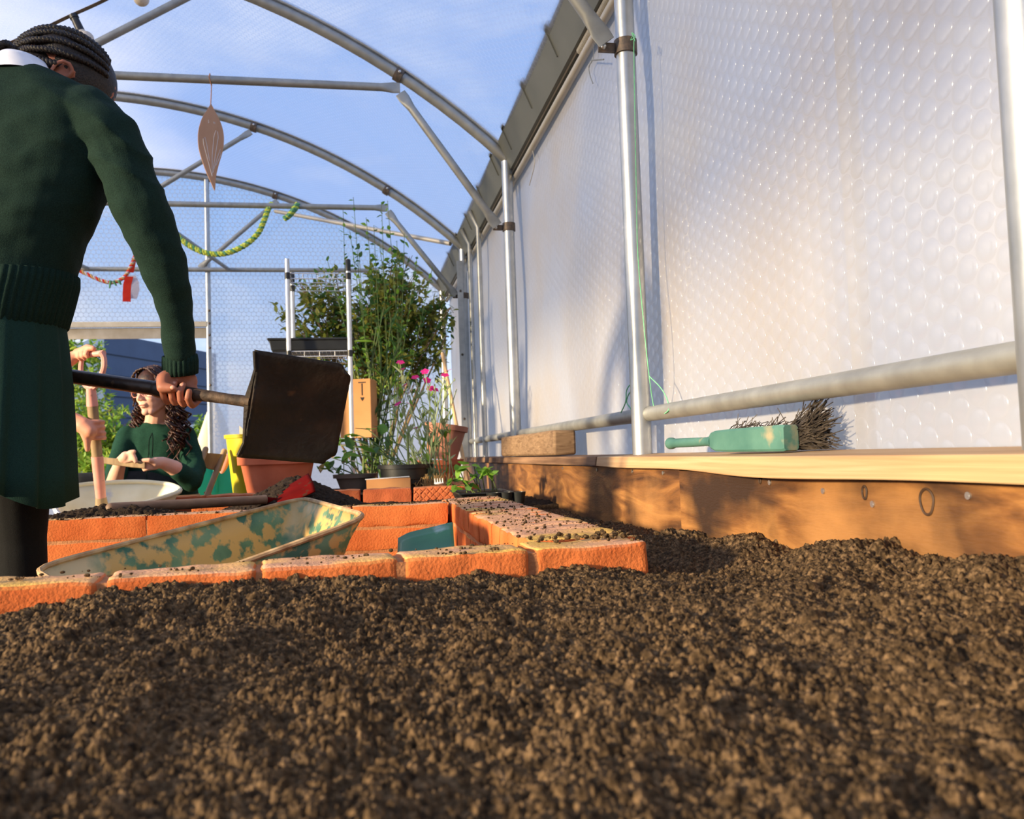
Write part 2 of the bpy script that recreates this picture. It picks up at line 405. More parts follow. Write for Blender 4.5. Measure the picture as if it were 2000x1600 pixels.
for i, y in enumerate(YS):
    z0 = 0.0
    t = thing('steel_post', plabel[i], 'post', (XP, y, z0), 'galvanised side posts of the tunnel')
    mb = MB(); mb.tube([(XP, y, z0), (XP, y, POSTZ)], .030, 20); mb.build('tube', MT['galv'], t)
    if i < 4: clamp_on(t, (XP, y, 1.87), (0, 0, 1), .030, (XP-.075, y, 1.865))
    posts.append(t)
for i, y in enumerate([-1.1]+YS[:-1]):
    mb = MB(); mb.tube([(XL, y, 0), (XL, y, POSTZ)], .030, 12); struct(mb.build('trim_1', MT['galv']))
hl = ['roof hoop rising from the post at the right picture edge', 'roof hoop over the thick front post', 'large curved roof hoop across the top, meeting the middle post', 'curved roof hoop behind the hanging wooden leaf', 'last curved hoop framing the end wall']
for i, y in enumerate(YS):
    a0 = math.asin((XP-XC)/RAD); n = 40
    pts = [(XC+RAD*math.sin(a), y, 3.37-RAD+RAD*math.cos(a)) for a in [a0-2*a0*k/n for k in range(n+1)]]
    t = thing('roof_hoop', hl[i], 'roof hoop', (XP, y, POSTZ), 'curved steel roof hoops')
    mb = MB(); mb.tube(pts, .030, 14); mb.build('arch_tube', MT['galv_dull'], t)
    rr = RAD+.038
    pts2 = [(XC+rr*math.sin(a), y, 3.37-RAD+rr*math.cos(a)) for a in [a0-2*a0*k/n for k in range(n+1)]]
    mb = MB(); mb.tube([V(p)+V((0, -.017, 0)) for p in pts2], .013, 8); mb.tube([V(p)+V((0, .017, 0)) for p in pts2], .013, 8); mb.build('film_rail', MT['galv'], t)
    if 2 <= i <= 3:
        for xx in (.27,):
            p = V((xx, y, hoopz(xx))); d = V((1, 0, -(xx-XC)/(p.z-3.37+RAD))).normalized(); clamp_on(t, p, d, .034)
    if i >= 2:
        xx = -.72; p = V((xx, y, hoopz(xx))); d = V((1, 0, -(xx-XC)/(p.z-3.37+RAD))).normalized(); clamp_on(t, p, d, .034)
def flat_end_bar(name, label, cat, p0, p1, r, group=None, mat='galv_dull'):
    """tube whose ends are hammered flat and drilled, as the braces are"""
    p0, p1 = V(p0), V(p1); d = (p1-p0); L = d.length; t = d/L; up = V((0, 1, 0)); s = t.cross(up).normalized()
    mb = MB(); rings = []
    for u, w, h in ((0, r*1.35, .004), (.035, r*1.45, .004), (.06, r*1.3, r*.55), (.10, r, r), (L-.10, r, r), (L-.06, r*1.3, r*.55), (L-.035, r*1.45, .004), (L, r*1.35, .004)):
        c = p0+t*u; rings.append([c+s*(math.cos(a)*w)+up*(math.sin(a)*h) for a in [2*math.pi*k/14 for k in range(14)]])
    mb.loft(rings); return tag(mb.build(name, MT[mat], loc=tuple(p0)), label, cat, group)
ZT = [2.62, 2.62, 2.615, 2.55, 2.435]
tl = {2: 'straight horizontal tie bar carrying the hanging wooden leaf', 3: 'straight horizontal tie bar carrying the yellow and green garland', 4: 'straight horizontal tie bar across the end wall above the door'}
for i in (2, 3, 4):
    y, z = YS[i], ZT[i]
    x1 = .27 if i < 4 else -.03+.25; x0 = 2*XC-x1
    flat_end_bar('tie_bar', tl[i], 'tie bar', (x0, y-.04, z), (x1, y-.04, z), .021, 'horizontal tie bars')
bl = {1: 'grey brace bolted to the thick front post near the top edge', 2: 'sloping brace from tie bar down to the middle post', 3: 'sloping brace behind the tall shrub down to the far post'}
for i in (1, 2, 3):
    flat_end_bar('corner_brace', bl[i], 'brace', (.27, YS[i]-.045, ZT[i]-.03), (XP-.07, YS[i]-.03, 1.87), .022, 'sloping corner braces')
flat_end_bar('truss_web', 'diagonal truss strut above the girl at the top edge', 'strut', (-.72, YS[2]-.04, hoopz(-.72)-.06), (-1.5, YS[2]-.04, 2.63), .02, 'diagonal truss struts')
flat_end_bar('truss_web', 'diagonal truss strut passing behind the hanging wooden leaf', 'strut', (-.74, YS[3]-.04, hoopz(-.74)-.06), (-1.55, YS[3]-.04, 2.57), .018, 'diagonal truss struts')
flat_end_bar('truss_web', 'diagonal truss strut beside the yellow green garland at the end wall', 'strut', (-.70, YS[4]-.04, hoopz(-.70)-.06), (-1.42, YS[4]-.04, 2.45), .02, 'diagonal truss struts')
steel('wind_brace', 'dark diagonal brace sloping down to the end tie bar right of the arm', 'brace', [(-1.56, 6.5, 2.54), (-1.16, 8.2, 2.44)], .017, 'galv_dull')
steel('wind_brace', 'dark diagonal brace between the girl waist and the red ribbon', 'brace', [(-2.95, 6.5, 2.54), (-2.39, 8.2, 2.44)], .017, 'galv_dull')
steel('wind_brace', 'long tan brace running from end hoop to the far post top', 'brace', [(-.72, 8.2, 3.0), (.76, 6.6, 2.30)], .019, 'alu')
# door frame in the end wall
for nm, x, lab in (('door_post', -1.35, 'slim pale steel door post drilled with bolt holes at the opening'), ('door_post', -2.65, 'door post hidden behind the girl')):
    t = thing(nm, lab, 'post', (x, YE-.04, 0))
    mb = MB(); mb.tube([(x, YE-.04, 0), (x, YE-.04, hoopz(x)-.02)], .024, 14); mb.build('tube', MT['galv'], t)
    if x > -2:
        for z in (2.05, 1.93, 1.82, 1.70, 1.35):
            b = MB(); b.ell((x+.012, YE-.066, z), .012, nu=8, nv=6); b.build('bolt', MT['clamp'], t)
mb = MB(); mb.box((-2.0, YE-.05, 1.925), (1.28, .03, .05)); struct(mb.build('trim_3', M('cream_batten', [(.3, (.62,.54,.40)), (.7, (.74,.66,.52))], 12, .7), bevel=.004))
mb = MB(); mb.box((-2.0, YE-.03, 1.845), (1.28, .012, .10)); struct(mb.build('trim_4', M('stained_valance', [(.3, (.58,.49,.36)), (.7, (.74,.66,.54))], 9, .8, trans=.3)))

# gutter and rails along the right eave
def prism(mb, prof, y0, y1):
    n = len(prof); mb.loft([[V((x, y0, z)) for x, z in prof], [V((x, y1, z)) for x, z in prof]])
t = thing('eave_gutter', 'grey green gutter channel running along the right eave', 'gutter', (.8, 3.3, 2.2))
mb = MB(); prism(mb, [(.80, 2.345), (.865, 2.19), (.99, 2.19), (1.05, 2.345), (1.04, 2.345), (.985, 2.2), (.87, 2.2), (.812, 2.347)], -1.6, YE); mb.build('channel', MT['gutter'], t, smooth=False)
for y in (2.7, 3.26, 3.78, 4.32, 4.74, 5.30, 5.93, 6.5, 7.1):
    mb = MB(); mb.box((.795, y, 2.353), (.012, .05, .016)); mb.box((.82, y+.028, 2.295), (.012, .006, .12), Matrix.Rotation(math.radians(-23), 3, 'Y')); mb.build('clip', MT['gutter'], t)
t = thing('film_clamp_rail', 'pair of tan rails holding the side film under the gutter', 'rail', (.88, 3.3, 2.1))
for x, z, r in ((.885, 2.205, .016), (.90, 2.155, .017)):
    mb = MB(); mb.tube([(x, -1.6, z), (x, YE, z)], r, 12); mb.build('rail_tube', MT['alu'], t)
pts = [(.892+.013*math.cos(a), 2.5+a*.0016, 2.185+.013*math.sin(a)) for a in [k*.7 for k in range(0, 560)]]
mb = MB(); mb.tube(pts, .0035, 5); mb.build('spring_wire', MT['alu'], t)
# low horizontal pipe between posts
for (a, b, lab) in ((.92, 2.43, 'weathered low pipe above the hand brush'), (2.49, 4.51, 'weathered low pipe running behind the wooden block'), (4.57, 6.52, 'weathered low pipe beside the far drain pipes')):
    steel('low_pipe', lab, 'pipe', [(.868, a, .725), (.868, b, .725)], .0225, 'galv_dull', 14, 'low horizontal side pipes')
for y, r, lab in ((5.75, .018, 'slim upright pipe nearest the middle post'), (6.22, .018, 'slim upright pipe close to the far post')):
    steel('upright_pipe', lab, 'pipe', [(.86, y, .60), (.86, y, 2.2), (.80, y-.02, 2.31)], r, 'galv', 12, 'slim upright pipes')
mb = MB(); mb.box((.815, 6.50, 1.36), (.045, .006, 1.56)); o = mb.build('flat_strip', MT['galv']); tag(o, 'flat punched steel strip against the far post', 'strip')
for k in range(3):
    b = MB(); b.ell((.815, 6.494, .9+.5*k), .010, nu=8, nv=6); b.build('bolt', MT['clamp'], o)
# outside mullion seen through the film
mb = MB(); mb.tube([(1.0, 1.536, 0), (1.0, 1.536, 2.4)], .02, 12); tag(mb.build('outside_post', M('cream_post', [(.3, (.86,.80,.68)), (.7, (.9,.85,.74))], 5, .6)), 'pale post standing outside, seen blurred through the side film', 'post')

# ------------------------------------------------------------------ boards on the right
YB = -1.2
def plank(name, label, prof_fn, y0, y1, mat, ny=40, cat='board', mats=None):
    mb = MB(); rings = []
    for i in range(ny+1):
        y = y0+(y1-y0)*i/ny; rings.append([V((x, y, z)) for x, z in prof_fn(y)])
    mb.loft(rings); o = mb.build(name, mat, smooth=True, auto=30, bevel=None if ny < 10 else .0025); tag(o, label, cat); return o
def capf(y):
    w = .010*math.sin(y*3.1+.6)+.006*math.sin(y*7.3); bow = -.006*math.sin((y-.3)*1.35)
    return [(.75+w, .566+bow*.4+w*.35), (.905, .566), (.905, .606), (.755+w, .600+bow*.2)]
plank('pine_cap_board', 'pale new pine board capping the timber edge under the brush', capf, YB, 2.66, MT['pine'], 60)
plank('dark_cap_board', 'dark old board capping the timber edge under the wooden block', lambda y: [(.752+.006*math.sin(y*5), .570), (.905, .570), (.905, .604), (.756+.006*math.sin(y*5), .601)], 2.664, 6.4, MT['oldcap'], 60)
def screw(parent, y, z):
    b = MB(); b.tube([(.7775, y, z), (.7815, y, z)], .0052, 12); b.box((.7772, y, z), (.001, .007, .0015)); b.build('screw', MT['bolt'], parent)
def knot(parent, y, z, ry, rz):
    mb = MB(); pts = [(.7795, y+ry*math.cos(a)*(1+.08*math.sin(3*a)), z+rz*math.sin(a)) for a in [2*math.pi*k/28 for k in range(29)]]
    mb.tube(pts, .0022, 5); mb.build('knot', M('knot_ring', [(.3, (.03,.015,.008)), (.7, (.06,.03,.015))], 30, .7), parent)
bd = plank('edge_board', 'stained timber board beside the soil with oval knot', lambda y: [(.78, .02), (.815, .02), (.815, .563), (.78, .563)], YB, 1.990, MT['oldwood'], 4)
for y, z in ((.98, .545), (1.19, .523), (1.52, .547), (1.33, .538)): screw(bd, y, z)
knot(bd, 1.063, .533, .014, .018); knot(bd, 1.21, .54, .006, .010); knot(bd, 1.56, .551, .004, .006)
bd2 = plank('edge_board', 'darker stained timber board beyond the joint, beside the brick row', lambda y: [(.7812, .02), (.815, .02), (.815, .566), (.7812, .566)], 1.9912, 6.4, MT['oldwood'], 4)
for y, z in ((2.1, .556), (2.35, .556), (2.72, .556), (3.2, .556)): screw(bd2, y, z)

# ------------------------------------------------------------------ brick walls
ZB = .463
def rbrick(mb, c, s, rot, seed, sub=(9, 4, 3), amp=.0028, rad=.008, scored=False):
    """one hand-worn brick: rounded box with lumpy faces"""
    bx = MB(); nx, ny, nz = sub; hx, hy, hz = s[0]/2, s[1]/2, s[2]/2; idx = {}; vs = []
    def vid(i, j, k):
        key = (i, j, k)
        if key not in idx:
            p = V((-hx+2*hx*i/nx, -hy+2*hy*j/ny, -hz+2*hz*k/nz)); q = V((max(-hx+rad, min(hx-rad, p.x)), max(-hy+rad, min(hy-rad, p.y)), max(-hz+rad, min(hz-rad, p.z))))
            d = p-q
            if d.length > 1e-9: p = q+d.normalized()*rad
            nzv = mnoise.noise_vector((p+V((seed*1.7, seed*.9, seed)))*26)*amp + mnoise.noise_vector((p+V((seed, 0, 3)))*9)*amp*1.3
            p = p+nzv
            if scored and abs(j) == 0:
                u, w = p.x/.016, p.z/.016
                if min(abs((u+w) % 2-1), abs((u-w) % 2-1)) < .16: p = p+V((0, .003, 0))
            idx[key] = len(vs); vs.append(p)
        return idx[key]
    fs = []
    for i in range(nx):
        for j in range(ny):
            fs.append((vid(i,j,0), vid(i,j+1,0), vid(i+1,j+1,0), vid(i+1,j,0))); fs.append((vid(i,j,nz), vid(i+1,j,nz), vid(i+1,j+1,nz), vid(i,j+1,nz)))
    for i in range(nx):
        for k in range(nz):
            fs.append((vid(i,0,k), vid(i+1,0,k), vid(i+1,0,k+1), vid(i,0,k+1))); fs.append((vid(i,ny,k), vid(i,ny,k+1), vid(i+1,ny,k+1), vid(i+1,ny,k)))
    for j in range(ny):
        for k in range(nz):
            fs.append((vid(0,j,k), vid(0,j,k+1), vid(0,j+1,k+1), vid(0,j+1,k))); fs.append((vid(nx,j,k), vid(nx,j+1,k), vid(nx,j+1,k+1), vid(nx,j,k+1)))
    mb.add([rot @ p + V(c) for p in vs], fs)
FD = V((math.cos(.1135), math.sin(.1135), 0)); FN = V((-FD.y, FD.x, 0)); F0 = V((.489, 1.382, 0))     # front row: along, inward
wall = thing('low_brick_wall', 'low orange brick retaining wall around the barrow, ochre dust on top', 'brick wall', (.1, 2.1, 0))
mb = MB(); mo = MB(); rotF = Matrix.Rotation(.1135, 3, 'Z')
pitch = .2135
for c in range(6):
    z = ZB-.0325-c*.075; off = 0 if c % 2 == 0 else pitch/2
    for i in range(10):
        u = -(i*pitch)-.1085-off+(0.06 if c % 2 else 0)
        hi = c < 2
        cc = F0+FD*u+FN*.053; rbrick(mb, (cc.x, cc.y, z+R.uniform(-.001, .0015)), (.205, .104, .066), rotF @ Matrix.Rotation(R.uniform(-.012, .012), 3, 'Z'), i*3.1+c*17, (26, 12, 9) if c == 0 else (6, 3, 3))
cc = F0+FD*(-1.14)+FN*.0535; mo.box((cc.x, cc.y, ZB/2-.004), (2.26, .098, ZB-.005), rotF)
for c in range(6):
    z = ZB-.0325-c*.075
    for i in range(16):
        y = 1.548+i*.1085; dens = (10, 18, 6) if c == 0 else (4, 4, 3)
        if y > 3.16: continue
        cx = .396+.006*(y-1.4)/1.7
        if c == 0: rbrick(mb, (cx, y, z+R.uniform(-.002, .001)), (.205, .1045, .066), Matrix.Rotation(R.uniform(-.01, .01), 3, 'Z'), i*5.3+c*11+200, (16, 9, 6))
        else: rbrick(mb, (cx, y, z), (.20, .1045, .066), Matrix.Rotation(0, 3, 'Z'), i*5.3+c*11+200, dens)
mo.box((.399, 2.33, ZB/2-.004), (.19, 1.70, ZB-.007))
rotB = Matrix.Rotation(-.02, 3, 'Z')
for c in range(6):
    z = ZB-.0325-c*.075; off = 0 if c % 2 == 0 else .11
    for i in range(6):
        x = .289-.156-i*.315-off*.9+(.05 if c % 2 else 0)
        rbrick(mb, (x, 2.845+(.29-x)*.02, z), (.312, .104, .070), rotB, i*7.7+c*13+500, (18, 8, 6) if c < 2 else (5, 3, 3), .002)
mo.box((-.72, 2.865, ZB/2-.008), (2.0, .096, ZB-.008), rotB)
mb.build('brick_courses', MT['brick'], wall, auto=60); mo.build('mortar', MT['mortar'], wall, smooth=False)
# scattered crumbs of soil lying on the brick tops
def crumbs(name, label, spots, mat):
    mb = MB()
    for (x, y, z, r) in spots:
        n = R.randint(5, 6); c = V((x, y, z)); rot = Matrix.Rotation(R.uniform(0, 6), 3, 'Z')
        mb.ell(c+V((0, 0, r*.3)), (r*R.uniform(.8, 1.3), r*R.uniform(.7, 1.1), r*R.uniform(.5, .8)), rot, n, 4)
    return tag(mb.build(name, mat), label, 'soil crumbs', kind='stuff')
sp = []
for k in range(900):
    y = 1.45+1.7*R.random()**.8; x = .30+.2*R.random()
    if mnoise.noise(V((x*9, y*6, 0))) > -.15 or R.random() < .12: sp.append((x, y, ZB+.001,   .0012+.0034*R.random()**3))
for k in range(60): sp.append((.42+R.gauss(0, .05), 1.47+R.gauss(0, .03), ZB+.001+R.random()*.004, R.uniform(.003, .007)))
for k in range(420):
    u = -1.3*R.random(); v = .105*R.random(); c = F0+FD*u+FN*v
    if mnoise.noise(V((u*7, v*20, 4))) > .0: sp.append((c.x, c.y, ZB+.001, .0012+.0035*R.random()**3))
for k in range(300):
    x = .3-1.3*R.random(); sp.append((x, 2.81+.09*R.random(), ZB+.001, .002+.004*R.random()**2))
crumbs('soil_crumbs', 'dark soil crumbs scattered over the brick wall top', sp, MT['soil'])

# rear brick bed with scored bricks
rear = thing('rear_brick_bed', 'red brick edging of the rear bed with criss-cross scored bricks', 'brick edging', (-.1, 3.95, .3))
mb = MB(); ms = MB()
for c in range(2):
    for i in range(6):
        x = .36-i*.232; scored = c == 0 and i == 0
        rbrick(ms if scored else mb, (x, 3.985+(.45-x)*.055, ZB-.034-c*.075+.012), (.221, .104, .074), Matrix.Rotation(-.055, 3, 'Z'), i*3+c*9+900, (60, 6, 20) if scored else (14, 6, 5), .003, scored=scored)
    for j in range(4): rbrick(mb, (.52, 4.05+.11+j*.225, ZB-.034-c*.075+.012), (.104, .215, .072), Matrix.Rotation(0, 3, 'Z'), j*3+c*9+960, (6, 8, 4), .003)
mb.build('edging_bricks', MT['brick_rear'], rear, auto=60); ms.build('scored_brick', MT['brick_rear'], rear, auto=20)
mb = MB(); mb.box((-.03, 4.55, .22), (1.18, 1.0, .46)); mb.build('bed_fill', MT['soil_dark'], rear)
bl_ = ['loose orange brick lying behind the long wooden handle', 'loose orange brick left of the terracotta pot']
for i, (x, y, z, a) in enumerate(((-.52, 3.42, .462, .12),)):
    mb = MB(); rbrick(mb, (x, y, z-.033), (.215, .103, .066), Matrix.Rotation(a, 3, 'Z'), 77+i, (14, 6, 5)); tag(mb.build('loose_brick', MT['brick'], auto=60), bl_[i], 'brick', 'loose bricks')

# ------------------------------------------------------------------ soil
rng = np.random.default_rng(5)
def hash2(ix, iy, k):
    h = (ix.astype(np.int64)*374761393 + iy.astype(np.int64)*668265263 + k*1442695041) & 0x7fffffff
    h = ((h ^ (h >> 13))*1274126177) & 0x7fffffff
    return ((h ^ (h >> 16)) & 0xffff)/65535.0
def vnoise(x, y, k):
    ix, iy = np.floor(x), np.floor(y); fx, fy = x-ix, y-iy; ux, uy = fx*fx*(3-2*fx), fy*fy*(3-2*fy)
    a, b, c, d = hash2(ix, iy, k), hash2(ix+1, iy, k), hash2(ix, iy+1, k), hash2(ix+1, iy+1, k)
    return a+(b-a)*ux+(c-a)*uy+(a-b-c+d)*ux*uy
def fbm(x, y, k, o=3):
    s = 0; a = .5
    for i in range(o): s = s+a*(vnoise(x, y, k+i)-.5)*2; x, y, a = x*2.03+1.7, y*2.03-3.1, a*.5
    return s
def crumb(x, y, size, k):
    """domes of random radius on a jittered lattice: the crumb structure"""
    u, w = x/size, y/size; ix, iy = np.floor(u), np.floor(w); best = np.zeros_like(x)
    for dx in (-1, 0, 1):
        for dy in (-1, 0, 1):
            jx, jy = ix+dx, iy+dy; cx = jx+.15+.7*hash2(jx, jy, k); cy = jy+.15+.7*hash2(jx, jy, k+1); r = .32+.42*hash2(jx, jy, k+2); hh = hash2(jx, jy, k+3)
            d2 = ((u-cx)**2+(w-cy)**2)/(r*r); best = np.maximum(best, np.sqrt(np.maximum(0, 1-d2))*r*(.6+.8*hh))
    return best*size
CPS = np.array([(-.485,1.27,.413),(-.39,1.28,.424),(-.36,1.285,.442),(-.29,1.29,.440),(-.16,1.31,.440),(-.03,1.32,.434),(.09,1.337,.425),(.175,1.346,.430),(.246,1.354,.420),(.328,1.364,.430),(.42,1.374,.411),(.486,1.382,.390),
    (-.8,1.25,.405),(-1.2,1.2,.40),(-.5,.9,.405),(0,.95,.408),(.3,1.05,.418),(0,.5,.402),(-.3,.5,.405),(.35,.5,.41),(-.2,1.12,.425),(.25,1.18,.412),
    (.78,2.72,.380),(.78,1.58,.444),(.78,1.2,.461),(.78,.89,.466),(.78,.5,.462),(.78,0,.455),(.6,1.0,.432),(.6,.6,.432),(.58,1.42,.380),(.55,1.62,.372),(.66,1.6,.405),(.64,2.0,.375),(.65,3.1,.385),(.70,1.85,.415),(0,0,.395),(-.6,0,.40),(.5,-.5,.44),(-.6,-.6,.40)])
def soil_base(x, y):
    num = np.zeros_like(x); den = np.zeros_like(x)
    for a, b, z in CPS:
        w = 1/((x-a)**2+(y-b)**2+.0006)**1.6; num += w*z; den += w
    return num/den
def soil_h(x, y):
    h = soil_base(x, y) + .012*fbm(x*5, y*5, 11, 3) + .012*fbm(x*15, y*15, 21, 3)
    dens = .6+.8*vnoise(x*9, y*9, 31)
    lum = crumb(x+.01*fbm(x*40, y*40, 51, 1), y, .022, 41)*.42*np.clip(vnoise(x*12, y*12, 61)*2.2-.7, 0, 1)
    cl = np.clip(vnoise(x*30, y*30, 101)*1.9-.35, .15, 1.2)
    h = h + lum*1.2 + .0055*fbm(x*44, y*44, 111, 2) + crumb(x+.004*fbm(x*90, y*90, 131, 1), y+.004*fbm(x*90, y*90, 141, 1), .0074, 71)*.92*dens + crumb(x+.3, y+.1, .0042, 81)*.98*(.4+.6*cl) + crumb(x, y+.4, .0024, 91)*.7
    return h
def soil_mesh():
    th = np.concatenate([np.radians(np.linspace(-180, -42, 60, endpoint=False)), np.radians(np.linspace(-42, 37, 1400, endpoint=False)), np.radians(np.linspace(37, 180, 60))])
    ds = np.concatenate([np.linspace(.13, .34, 60, endpoint=False), np.linspace(.34, 1.55, 760, endpoint=False), np.linspace(1.55, 3.45, 380)]); T, D = np.meshgrid(th, ds)
    a = T+YAW; x, y = D*np.sin(a), D*np.cos(a)
    z = soil_h(x, y)
    u = (x-F0.x)*FD.x+(y-F0.y)*FD.y; w = (x-F0.x)*FN.x+(y-F0.y)*FN.y          # behind the front brick face?
    keep = (((w < .03) & (x < .79)) | ((x > .475) & (x < .79))) & (x > -1.75) & (y > -1.2) & (y < 3.3)
    nT, nD = len(th), len(ds); idx = np.arange(nT*nD).reshape(nD, nT)
    q = np.stack([idx[:-1, :-1], idx[:-1, 1:], idx[1:, 1:], idx[1:, :-1]], -1).reshape(-1, 4)
    kf = keep.ravel()[q].all(1); q = q[kf]
    used = np.unique(q); mp = np.full(nT*nD, -1); mp[used] = np.arange(len(used)); q = mp[q]
    co = np.stack([x, y, z], -1).reshape(-1, 3)[used]
    me = bpy.data.meshes.new('garden_soil'); me.vertices.add(len(co)); me.vertices.foreach_set('co', co.astype(np.float32).ravel())
    me.loops.add(len(q)*4); me.loops.foreach_set('vertex_index', q[:, ::-1].astype(np.int32).ravel()); me.polygons.add(len(q)); me.polygons.foreach_set('loop_start', np.arange(0, len(q)*4, 4, dtype=np.int32))
    try: me.polygons.foreach_set('loop_total', np.full(len(q), 4, dtype=np.int32))
    except Exception: pass
    me.update(calc_edges=True); me.validate(); me.polygons.foreach_set('use_smooth', np.ones(len(me.polygons), dtype=bool))
    o = bpy.data.objects.new('garden_soil', me); COL.objects.link(o); me.materials.append(MT['soil'])
    return tag(o, 'crumbly brown garden soil filling the raised bed in front of the bricks', 'soil', kind='stuff')
soil_mesh()
def heap(name, label, cx, cy, rx, ry, z0, h, mat, px=1.0, n=120):
    xs, ys = np.meshgrid(np.linspace(-1.1, 1.1, n), np.linspace(-1.1, 1.1, n)); r = np.sqrt(xs**2+ys**2)
    X, Y = cx+xs*rx, cy+ys*ry; prof = np.clip(1-r, -.12, 1)**1 if px == 1 else np.sign(1-r)*np.abs(1-r)**px
    Z = z0+h*prof+.03*h*fbm(X*14, Y*14, 5, 3)+crumb(X, Y, .018, 7)*.7+crumb(X, Y, .009, 8)*.7
    mb = MB(); mb.v = [tuple(p) for p in np.stack([X, Y, Z], -1).reshape(-1, 3)]
    mb.f = [(i*n+j, i*n+j+1, (i+1)*n+j+1, (i+1)*n+j) for i in range(n-1) for j in range(n-1) if r[i, j] < 1.08]; mb.m = [0]*len(mb.f)
    return tag(mb.build(name, mat), label, 'soil', kind='stuff')
def bed_soil():
    xs, ys = np.meshgrid(np.linspace(-.60, .785, 150), np.linspace(2.90, 3.94, 110)); Z = .412-.034*(xs > .46)*(ys < 3.3)+.012*fbm(xs*6, ys*6, 5, 3)+crumb(xs, ys, .016, 7)*.6
    mb = MB(); mb.v = [tuple(p) for p in np.stack([xs, ys, Z], -1).reshape(-1, 3)]; mb.f = [(i*150+j, i*150+j+1, (i+1)*150+j+1, (i+1)*150+j) for i in range(109) for j in range(149)]; mb.m = [0]*len(mb.f)
    return tag(mb.build('bed_soil', MT['soil_dark']), 'dark compost between the brick wall and the rear brick edging', 'soil', kind='stuff')
bed_soil()
heap('soil_heap', 'dark heap of soil beside the red spade blade', -.24, 3.38, .34, .42, .40, .16, MT['soil_dark'])
heap('soil_heap', 'low strip of soil behind the long wooden handle', -.80, 2.93, .34, .10, .44, .055, MT['soil_dark'])

# ------------------------------------------------------------------ more materials
MT['green_paint'] = M('worn_green_paint', [(.38, S(66,108,86)), (.55, S(104,140,106)), (.7, S(136,154,112))], 9, .6, .2, 60, over=[(S(206,166,98), 27, .45, .53), (S(214,190,142), 3.4, .54, .62), (S(96,58,36), 13, .66, .72)], bdist=.003)
MT['dark_green'] = M('dark_green_underside', [(.3, S(40,58,42)), (.7, S(70,84,56))], 10, .7)
MT['rim'] = M('rusty_rim', [(.3, S(140,108,74)), (.7, S(208,176,130))], 30, .7, .2, 80)
MT['rubber'] = M('black_rubber', [(.3, (.012,.012,.012)), (.7, (.022,.022,.022))], 20, .8)
MT['whitetub'] = M('concrete_stained_cream_tub', [(.3, S(228,212,168)), (.7, S(250,240,208))], 6, .7, .15, 50, over=[(S(120,100,76), 14, .64, .72), (S(196,196,200), 4, .60, .66)])
MT['shaft'] = M('dirty_dark_shaft', [(.35, S(24,17,13)), (.65, S(62,46,36))], 26, .35, .2, 90, over=(S(120,92,66), 40, .66, .75))
MT['blade'] = M('soil_caked_steel', [(.3, S(15,11,8)), (.55, S(30,22,16)), (.75, S(54,38,26))], 12, .62, .4, 90, .2, over=(S(92,62,36), 17, .66, .8), bdist=.004)
MT['rust'] = M('rusty_socket', [(.35, S(34,24,18)), (.72, S(96,76,60))], 34, .7, .4, 120, .2)
MT['pinkcoat'] = M('pink_coated_steel', [(.3, S(214,140,124)), (.7, S(232,164,146))], 16, .45, .05, 60, over=(S(150,110,90), 30, .66, .74))
MT['ashwood'] = M('worn_ash_handle', [(.3, S(132,108,78)), (.7, S(176,148,108))], 6, .6, .1, 70, stretch=(6,6,1))
MT['greywood'] = M('grey_brown_handle', [(.3, S(96,74,56)), (.7, S(134,106,82))], 6, .6, .1, 70, stretch=(1,6,6))
MT['redblade'] = M('red_painted_blade', [(.3, S(78,8,6)), (.7, S(104,14,10))], 9, .95, .05, 60, spec=.05, over=(S(70,40,30), 24, .62, .7))
MT['teal'] = M('teal_plastic_scoop', [(.3, S(44,102,62)), (.7, S(70,132,82))], 6, .3, .05, 50, over=(S(190,206,196), 9, .64, .74))
MT['brushgreen'] = M('worn_green_wood', [(.35, S(56,100,92)), (.65, S(82,124,112))], 9, .65, .15, 60, over=(S(150,140,112), 14, .62, .74))
MT['bristle'] = M('grey_wire_bristle', [(.3, S(36,31,28)), (.7, S(88,78,68))], 50, .6)
MT['terra'] = M('terracotta', [(.3, S(186,94,62)), (.7, S(214,122,86))], 6, .85, .15, 90)
MT['terra2'] = M('dusty_terracotta', [(.3, S(168,110,88)), (.7, S(196,136,112))], 5, .85, .15, 90)
MT['yellow'] = M('yellow_plastic', [(.3, S(216,198,30)), (.7, S(238,220,44))], 4, .45, trans=.25)
MT['turq'] = M('turquoise_plastic', [(.3, S(28,188,166)), (.7, S(44,210,188))], 4, .4, trans=.3)
MT['pink'] = M('pink_fabric', [(.3, S(228,140,134)), (.7, S(240,164,156))], 10, .8)
MT['chairwood'] = M('chair_wood', [(.3, S(150,114,78)), (.7, S(196,158,116))], 5, .55, .1, 60, stretch=(3,3,.6))
MT['blackplastic'] = M('black_plastic', [(.3, (.012,.013,.013)), (.7, (.03,.031,.03))], 9, .4)
MT['card'] = M('brown_cardboard', [(.3, S(190,134,82)), (.7, S(210,156,102))], 4, .85, .05, 50)
MT['ink'] = M('black_print', [(.3, (.02,.02,.02)), (.7, (.03,.03,.03))], 5, .8)
MT['white'] = M('white_plastic', [(.3, (.75,.75,.72)), (.7, (.85,.85,.82))], 5, .4)
MT['chrome'] = M('chrome_shelf_post', [(.3, (.78,.78,.76)), (.7, (.86,.86,.84))], 30, .3, 0, 60, .5)
MT['ply'] = M('thin_plywood', [(.3, S(206,158,120)), (.7, S(220,172,134))], 5, .65, .05, 50, stretch=(4,4,1), trans=.2)
MT['twine'] = M('jute_twine', [(.3, S(170,116,84)), (.7, S(206,150,112))], 60, .8)
MT['greentwine'] = M('green_twine', [(.3, S(96,180,130)), (.7, S(130,206,156))], 60, .7)
